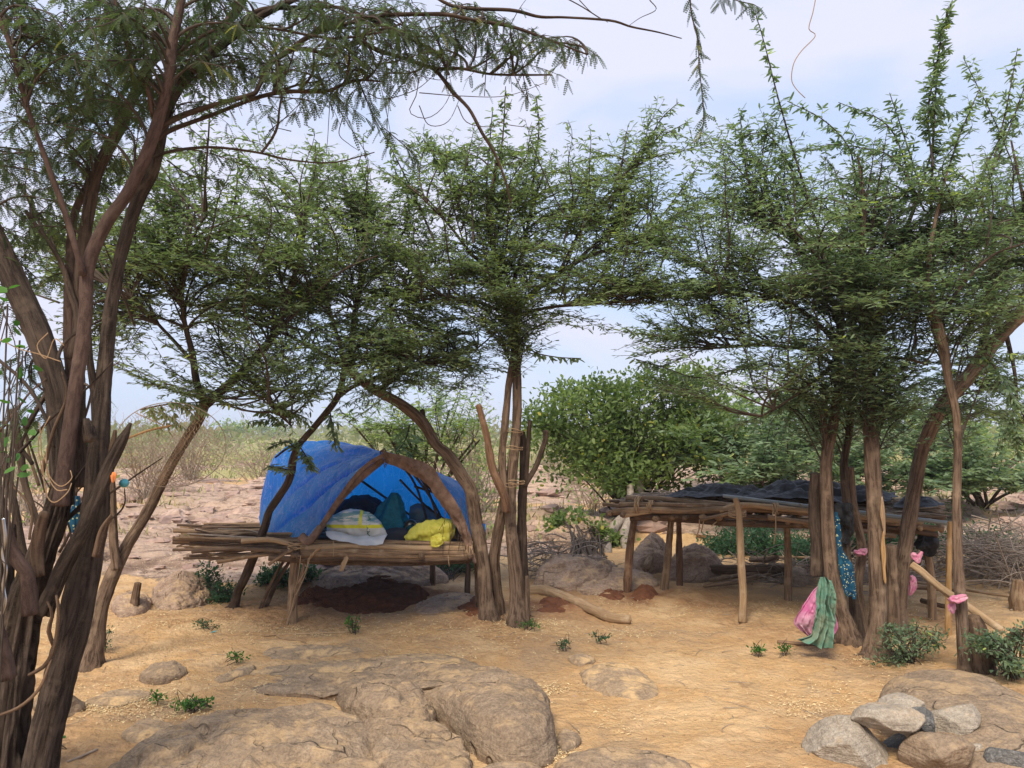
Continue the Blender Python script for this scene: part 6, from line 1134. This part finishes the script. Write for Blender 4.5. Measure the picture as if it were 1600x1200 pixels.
pk = drape('pink_bag', 'pink and white plastic bag slumped on the ground against the green cloth', 'bag', [(1282,912),(1268,930),(1253,952),(1242,972),(1250,984),(1270,999)], [(1285,912),(1285,935),(1285,955),(1285,970),(1284,985),(1276,1001)], dR-.30, M['pink'], .035, 5, .04, 3)
drape('bag_back', '', '', [(1282,912),(1268,930),(1253,952),(1242,972),(1250,984),(1270,999)], [(1290,918),(1300,935),(1304,955),(1308,975),(1303,990),(1276,1001)], dR-.24, M['pink'], .02, 4, -.05, 4, root=pk)
drape('green_cloth', 'faded green cloth hanging beside the pink bag at the foot of the slim trunks', 'cloth', [(1284,902),(1278,922),(1276,950),(1272,972),(1268,993),(1250,1005)], [(1291,902),(1298,915),(1294,940),(1301,968),(1298,990),(1299,1010)], dR-.45, M['green_cloth'], .045, 6, .03, 8)
drape('green_cloth', 'narrow second fold of faded green cloth hanging just right of the first', 'cloth', [(1292,905),(1294,930),(1293,955),(1297,980)], [(1302,908),(1306,930),(1305,952),(1303,975)], dR-.36, M['green_cloth'], .03, 5, .02, 12)
drape('blue_cloth', 'blue cloth with white polka dots hanging between the slim trunks', 'cloth', [(1305,800),(1305,825),(1307,860),(1311,895),(1316,922),(1321,930)], [(1309,800),(1312,825),(1317,860),(1332,885),(1337,912),(1339,934)], dR-.02, M['dots'], .02, 5, .03, 4)
sag('green_rag', 'green rag end showing behind the slim trunk above the polka dot cloth', 'rag', [(1312,912,4,3),(1316,922,7,5),(1318,936,4,3)], dR+.16, M['green_cloth'], dy=1, folds=.2, seed=5)
sag('black_rag', 'black rag wrapped round a slim trunk at platform height', 'rag', [(1319,786,9,9),(1319,800,13,12),(1320,812,12,12),(1326,826,6,6),(1320,850,3,3)], dR+.12, M['black_sheet'], dy=1, folds=.25, nf=4, seed=6, crump=.01)
sag('black_rag', 'ball of black plastic stuffed under the right end of the platform', 'rag', [(1440,838,6,6),(1446,846,18,14),(1450,858,12,10),(1446,868,4,4)], dN+.25, M['black_sheet'], dy=1, folds=.25, nf=4, seed=9, crump=.02)
for lb, secs, d, mt in [('pink rag knotted at the top end of the tied pole', [(1424,866,2,2),(1430,870,5,3),(1434,875,4,4),(1438,868,3,2),(1441,862,1,1)], dM+.05, 'pink_cloth'), ('pink cloth band tying the pole to the rightmost slim trunk', [(1484,938,3,5),(1492,937,5,7),(1500,935,5,7),(1509,932,3,5)], dS-.03, 'pink_cloth'), ('tail of pink cloth hanging from the tied pole', [(1489,942,3,3),(1487,950,5,3),(1488,958,2,2)], dS+.0, 'pink_cloth'),
                        ('faded pink rag wound round a slim trunk below the black rag', [(1336,862,2,5),(1342,864,4,6),(1349,862,4,6),(1354,858,2,3)], dR+.18, 'pink_cloth'), ('dirty pinkish rag tucked behind the foot of the bent trunk', [(1422,900,3,4),(1425,908,6,6),(1423,920,5,5),(1420,930,2,2)], dN+.0, 'pink_cloth')]:
    sag('pink_rag', lb, 'rag', secs, d, M[mt], dy=1, folds=.25, nf=4, seed=len(lb), crump=.006)
def logt(label, spec, ds, mat, name='log', seed=0, rough=.1, cat='log', group=None):
    s = np.array(spec, float); X = P(s[:, 0], s[:, 1], np.array(ds, float)); r = s[:, 2]*np.array(ds)/FP*.72; mb = MB(); tube(mb, X, r, seg=22, step=.015, rough=rough, lump=.15, seed=seed, fq=2.5)
    return tag(mb.build(name, M[mat], loc=X.mean(0)), label, cat, group)
logt('light barked pole tied across the rightmost slim trunk and slanting to the ground', [(1424,882,8),(1440,893,8),(1465,915,8),(1495,936,8),(1530,960,8),(1566,986,7)], [6.0, 5.95, 5.85, 5.75, 5.6, 5.4], 'wood_light', 'pole', 3, cat='pole')
def gd(x, y): return G(x, y)[1]
FLg = [(828,916,12),(850,917,12),(878,926,12),(905,937,12),(930,950,11),(955,961,11),(985,966,9)]
g_ = [G(x, y+r) for x, y, r in FLg]; mb = MB(); X = np.array([q+[0, 0, .035] for q in g_]); tube(mb, X, [.052,.055,.052,.049,.046,.042,.034], seg=30, step=.015, rough=.14, lump=.12, seed=5, fq=3); tag(mb.build('log', M['wood_light'], loc=X.mean(0)), 'thick curved fallen log lying on the sand right of the centre tree', 'log')
for i, (spec, z, mt, lb) in enumerate([
    ([(1070,905,.075),(1150,904,.07),(1235,903,.06)], .10, 'wood_dark', 'long straight log lying behind the right platform posts'), ([(1175,893,.05),(1200,902,.05),(1215,908,.045)], .14, 'wood', 'short thick log end tilted on the log pile'), ([(1110,915,.03),(1180,905,.03),(1260,896,.02)], .06, 'wood', 'thin branch crossing the log pile'),
    ([(1100,922,.025),(1150,916,.035),(1205,905,.03),(1290,897,.02)], .05, 'wood', 'forked branch in front of the log pile'), ([(1200,890,.02),(1280,893,.02),(1340,900,.015)], .16, 'wood_light', 'thin pale branch on top of the log pile'), ([(1380,925,.03),(1440,925,.035),(1500,932,.03)], .06, 'wood', 'log on the ground behind the bent trunk'),
    ([(1420,915,.02),(1500,928,.02),(1600,945,.02)], .05, 'wood_light', 'thin pole on the ground in front of the brush pile'), ([(1010,905,.06),(1018,892,.06),(1026,880,.055)], .12, 'wood', 'short log stub leaning behind the left posts'), ([(1440,945,.03),(1470,955,.028),(1510,962,.02)], .04, 'wood_dark', 'short stick on the sand beside the yellow post')]):
    X = np.array([np.array(G(x, y))+[0, 0, z+.03*j*(i in (1, 7))*2] for j, (x, y, r) in enumerate(spec)]); mb = MB(); tube(mb, X, [s[2]*.75 for s in spec], seg=16, step=.025, rough=.12, lump=.2, seed=i+70)
    tag(mb.build('log', M[mt], loc=X.mean(0)), lb, 'log')
def brush(label, c0, c1, n, h, seed, ln=.5, w_=.5, base=0.):
    rg = np.random.default_rng(seed); mb = MB(); t = rg.random(n)[:, None]; c = c0*(1-t)+c1*t+rg.normal(size=(n, 3))*[.25, w_, 0]; c[:, 2] = Hh(c[:, 0], c[:, 1])+base+h*rg.random(n)*np.exp(-((c[:, 1]-c0[1])/(w_*2))**2)
    d = nrm(rg.normal(size=(n, 3))*[1, .7, .28])*ln*(.4+.8*rg.random((n, 1))); X = bez(c-d, c+rg.normal(size=(n, 3))*.12, c+d, 7); X[..., 2] = np.maximum(X[..., 2], .01); tubes(mb, X, np.linspace(.007, .003, 7)[None]*(.6+.9*rg.random((n, 1))), 4, tint=rg.random(n))
    k = n*3; i = rg.integers(0, n, k); p = X[i, rg.integers(1, 6, k)]; e = nrm(rg.normal(size=(k, 3)))*ln*.35; mb2 = bez(p, p+e*.5+rg.normal(size=(k, 3))*.03, p+e, 4); mb2[..., 2] = np.maximum(mb2[..., 2], .01); tubes(mb, mb2, np.linspace(.0035, .002, 4)[None], 3)
    return tag(mb.build('brush_pile', M['twig_pale'], loc=c.mean(0)), label, 'brush', kind='stuff')
brush('tangled pile of dry thorn brush at the right edge behind the tied pole', P(1500, 910, 8.6)*[1, 1, 0], P(1640, 920, 8.2)*[1, 1, 0], 300, .5, 5)
brush('thin litter of cut branches behind the right platform', G(1180, 900), G(1400, 905), 160, .18, 6, .4, .3)
brush('tangle of dead twigs against the boulder right of the centre tree', G(850, 905), G(880, 900), 90, .45, 7, .3, .15)
# wood bits and roots at the foot of trees
for lb, q, r, mt in [('long thin stick lying in front of the tent platform', [(412,994),(450,992),(510,990),(560,986)], .007, 'wood_light'), ('bent dry twig on the sand below the tent platform', [(425,985),(440,998),(470,1002),(478,1006)], .006, 'wood_light'), ('small broken stick at the bottom left corner', [(105,1192),(125,1184),(152,1172)], .006, 'twig_pale'), ('dark stick on the sand below the sapling', [(1385,1077),(1400,1078),(1412,1077)], .006, 'wood_dark'),
                     ('thin root running left from the slim trunks', [(1215,1005),(1250,1008),(1290,1008),(1312,1000)], .014, 'wood'), ('surface root between the two trunks of the centre trees', [(775,930),(780,950),(792,972)], .02, 'wood')]:
    X = np.array([np.array(G(x, y))+[0, 0, r*.7] for x, y in q]); mb = MB(); tube(mb, X, r, seg=8, step=.02, rough=.1, lump=.2, seed=len(lb)); tag(mb.build('stick', M[mt], loc=X.mean(0)), lb, 'stick')
# wires round the centre tree
ct = [o for o in bpy.data.objects if o.get('label', '').startswith('upright multi-stemmed')][0]
for (x, y, r, dz) in [(804, 675, .085, .25), (803, 700, .09, .1), (806, 753, .09, .1), (795, 755, .10, -.1)]:
    rope(ct, P(x, y, dC+.06), r*.85, 2, (.1, dz, 1), .02, .003, 'wood_light', 'wire')
mt_ = [o for o in bpy.data.objects if o.get('label', '').startswith('straight thick')][0]
def scar(root, spec, d, mat, fwd):
    s = np.array(spec, float); X = P(s[:, 0], s[:, 1], d); r = s[:, 2]*d/FP; mb = MB(); C, rr = tube(mb, X, r, seg=20, step=.01, rough=.25, lump=.3, seed=2); V = mb.V[0]; V[:, 1] = fwd(V)+(V[:, 1]-d)*.25; return mb.build('peeled_scar', M[mat], root)
rM = 18*.7/.8*.84*dM/FP
scar(mt_, [(1375,828,1.5),(1374,845,3.5),(1375,865,4.5),(1375,885,3),(1377,903,3),(1378,910,1)], dM, 'wood_yellow', lambda V: dM-np.sqrt(np.maximum(rM**2-(V[:, 0]-P(1370, 865, dM)[0])**2, .0002))-.002)
scar(mt_, [(1372,775,1),(1374,800,5),(1376,825,3),(1378,835,1)], dM, 'wood_light', lambda V: dM-np.sqrt(np.maximum(rM**2-(V[:, 0]-P(1368, 800, dM)[0])**2, .0002))-.002)
# ------------------------------------------------ net hoop on the forked tree, small things by the near tree
nd = d2-.28
nh = thing('hoop_net', 'pale string net stretched on a thin wire hoop round the leaning forked trunk', 'net', P(266, 700, nd))
cx, cy, rx, ry = 266, 695, 87, 66
t = np.linspace(0, 2*np.pi, 60); mb = MB(); tube(mb, P(cx+rx*np.cos(t), cy+ry*np.sin(t), nd+.18*np.cos(t*1)), .0035, 6, .02); mb.build('hoop', M['twig_pale'], nh)
mb = MB()
for fam in (0, 1):
    for i in range(-13, 14):
        s = np.linspace(-1, 1, 60); a = i/13.5; xx = a+.55*s*(1 if fam else -1); yy = s; xx = xx+.02*np.sin(s*40+i); ok = xx**2+yy**2 < 1
        if ok.sum() < 6: continue
        xs, ys = xx[ok], yy[ok]; px = cx+rx*xs; py = cy+ry*ys+10*(1-xs**2-ys**2)*1.2; X = P(px, py, nd+.18*xs-.10*(1-xs**2-ys**2)); tubes(mb, catmull(X, 40)[None], np.full((1, 40), .0013), 4)
mb.build('netting', M['wood_light'], nh)
pole(nh, 'stay_stick', [(196,686,nd-.1),(235,672,nd-.05),(268,665,nd)], 3, 'wood_yellow', 9, 8)
pole(nh, 'stay_stick', [(212,645,nd),(245,660,nd),(262,668,nd)], 1.6, 'twig_pale', 10, 6)
M['ball'] = m_plain('pale_teal_plastic', (.09, .40, .46), (.07, .32, .38), 10, .4, .1, .003, .5)
sag('plastic_ball', 'small pale teal plastic ball beside the broken snag of the big left tree', 'ball', [(194,748,1,1),(194,750,5,5),(194,755,7.5,7.5),(194,760,5,5),(194,762,1,1)], 3.5, M['ball'], dy=1, folds=.02, seg=32, n=30)
M['orange'] = m_plain('orange_rag', (.70, .22, .05), (.55, .2, .08), 15, .8, .4)
sag('orange_rag', 'scrap of orange rag on the broken snag', 'rag', [(176,738,1,1),(178,742,4,3),(177,750,3,2),(176,754,1,1)], 3.15, M['orange'], dy=1, folds=.2, seg=24, n=20)
sag('blue_cloth', 'strip of blue cloth with white polka dots showing between stems of the big left tree', 'cloth', [(120,775,4,3),(119,795,7,4),(117,815,8,4),(114,832,4,3)], 3.62, M['dots'], dy=1, folds=.2, seed=6)
X = P([5,8,4,9,5,8,2], [810,840,865,890,915,940,960], 2.9); mb = MB(); tube(mb, X, .006, 8, .006, rough=.0, lump=.8, seed=4, flat=.5); tag(mb.build('chain', M['steel'], loc=X[0]), 'rusty dark chain hanging at the extreme left edge', 'chain')
mb = MB()
for q in [[(70,715),(78,745),(95,760),(112,748),(110,735)], [(72,700),(74,740),(88,765),(105,765)], [(62,660),(66,720),(72,770),(85,785),(105,770),(112,755)], [(78,650),(60,690),(66,740)], [(100,540),(85,530),(72,560),(58,540),(75,520)], [(0,530),(30,545),(60,553),(95,565)]]:
    mb = MB(); tube(mb, P([a for a, b in q], [b for a, b in q], dT-.45), .0022, 6, .012); mb.build('wire', M['wood_light'], nt0)


# ------------------------------------------------ hazy air over the plain
def haze():
    bmn, bmx = np.array([-440, -440, -6.]), np.array([440, 440, 16.]); mb = MB(); V = np.array([[x, y, z] for x in (bmn[0], bmx[0]) for y in (bmn[1], bmx[1]) for z in (bmn[2], bmx[2])])
    mb.add(V, [[0,1,3,2],[4,6,7,5],[0,4,5,1],[2,3,7,6],[0,2,6,4],[1,5,7,3]]); m, t = newmat('haze_air'); o = t.nodes.new('ShaderNodeOutputMaterial'); v = t.nodes.new('ShaderNodeVolumePrincipled')
    v.inputs['Color'].default_value = (.95, .96, 1, 1); v.inputs['Density'].default_value = .0009; v.inputs['Anisotropy'].default_value = .1; t.links.new(v.outputs[0], o.inputs['Volume'])
    tag(mb.build('haze', m, loc=(0, 0, 0), smooth=False), 'thin haze over the plain', 'haze', kind='stuff')
haze()

mb = MB(); q_ = G(328, 989); mb.add(np.array([[0,0,.006],[.04,.01,.012],[.05,.03,.02],[.01,.025,.01]])+q_, [[0,1,2,3]]); tag(mb.build('plastic_scrap', M['ball'], loc=q_), 'tiny pale blue plastic scrap on the sand left of the platform leg', 'litter')
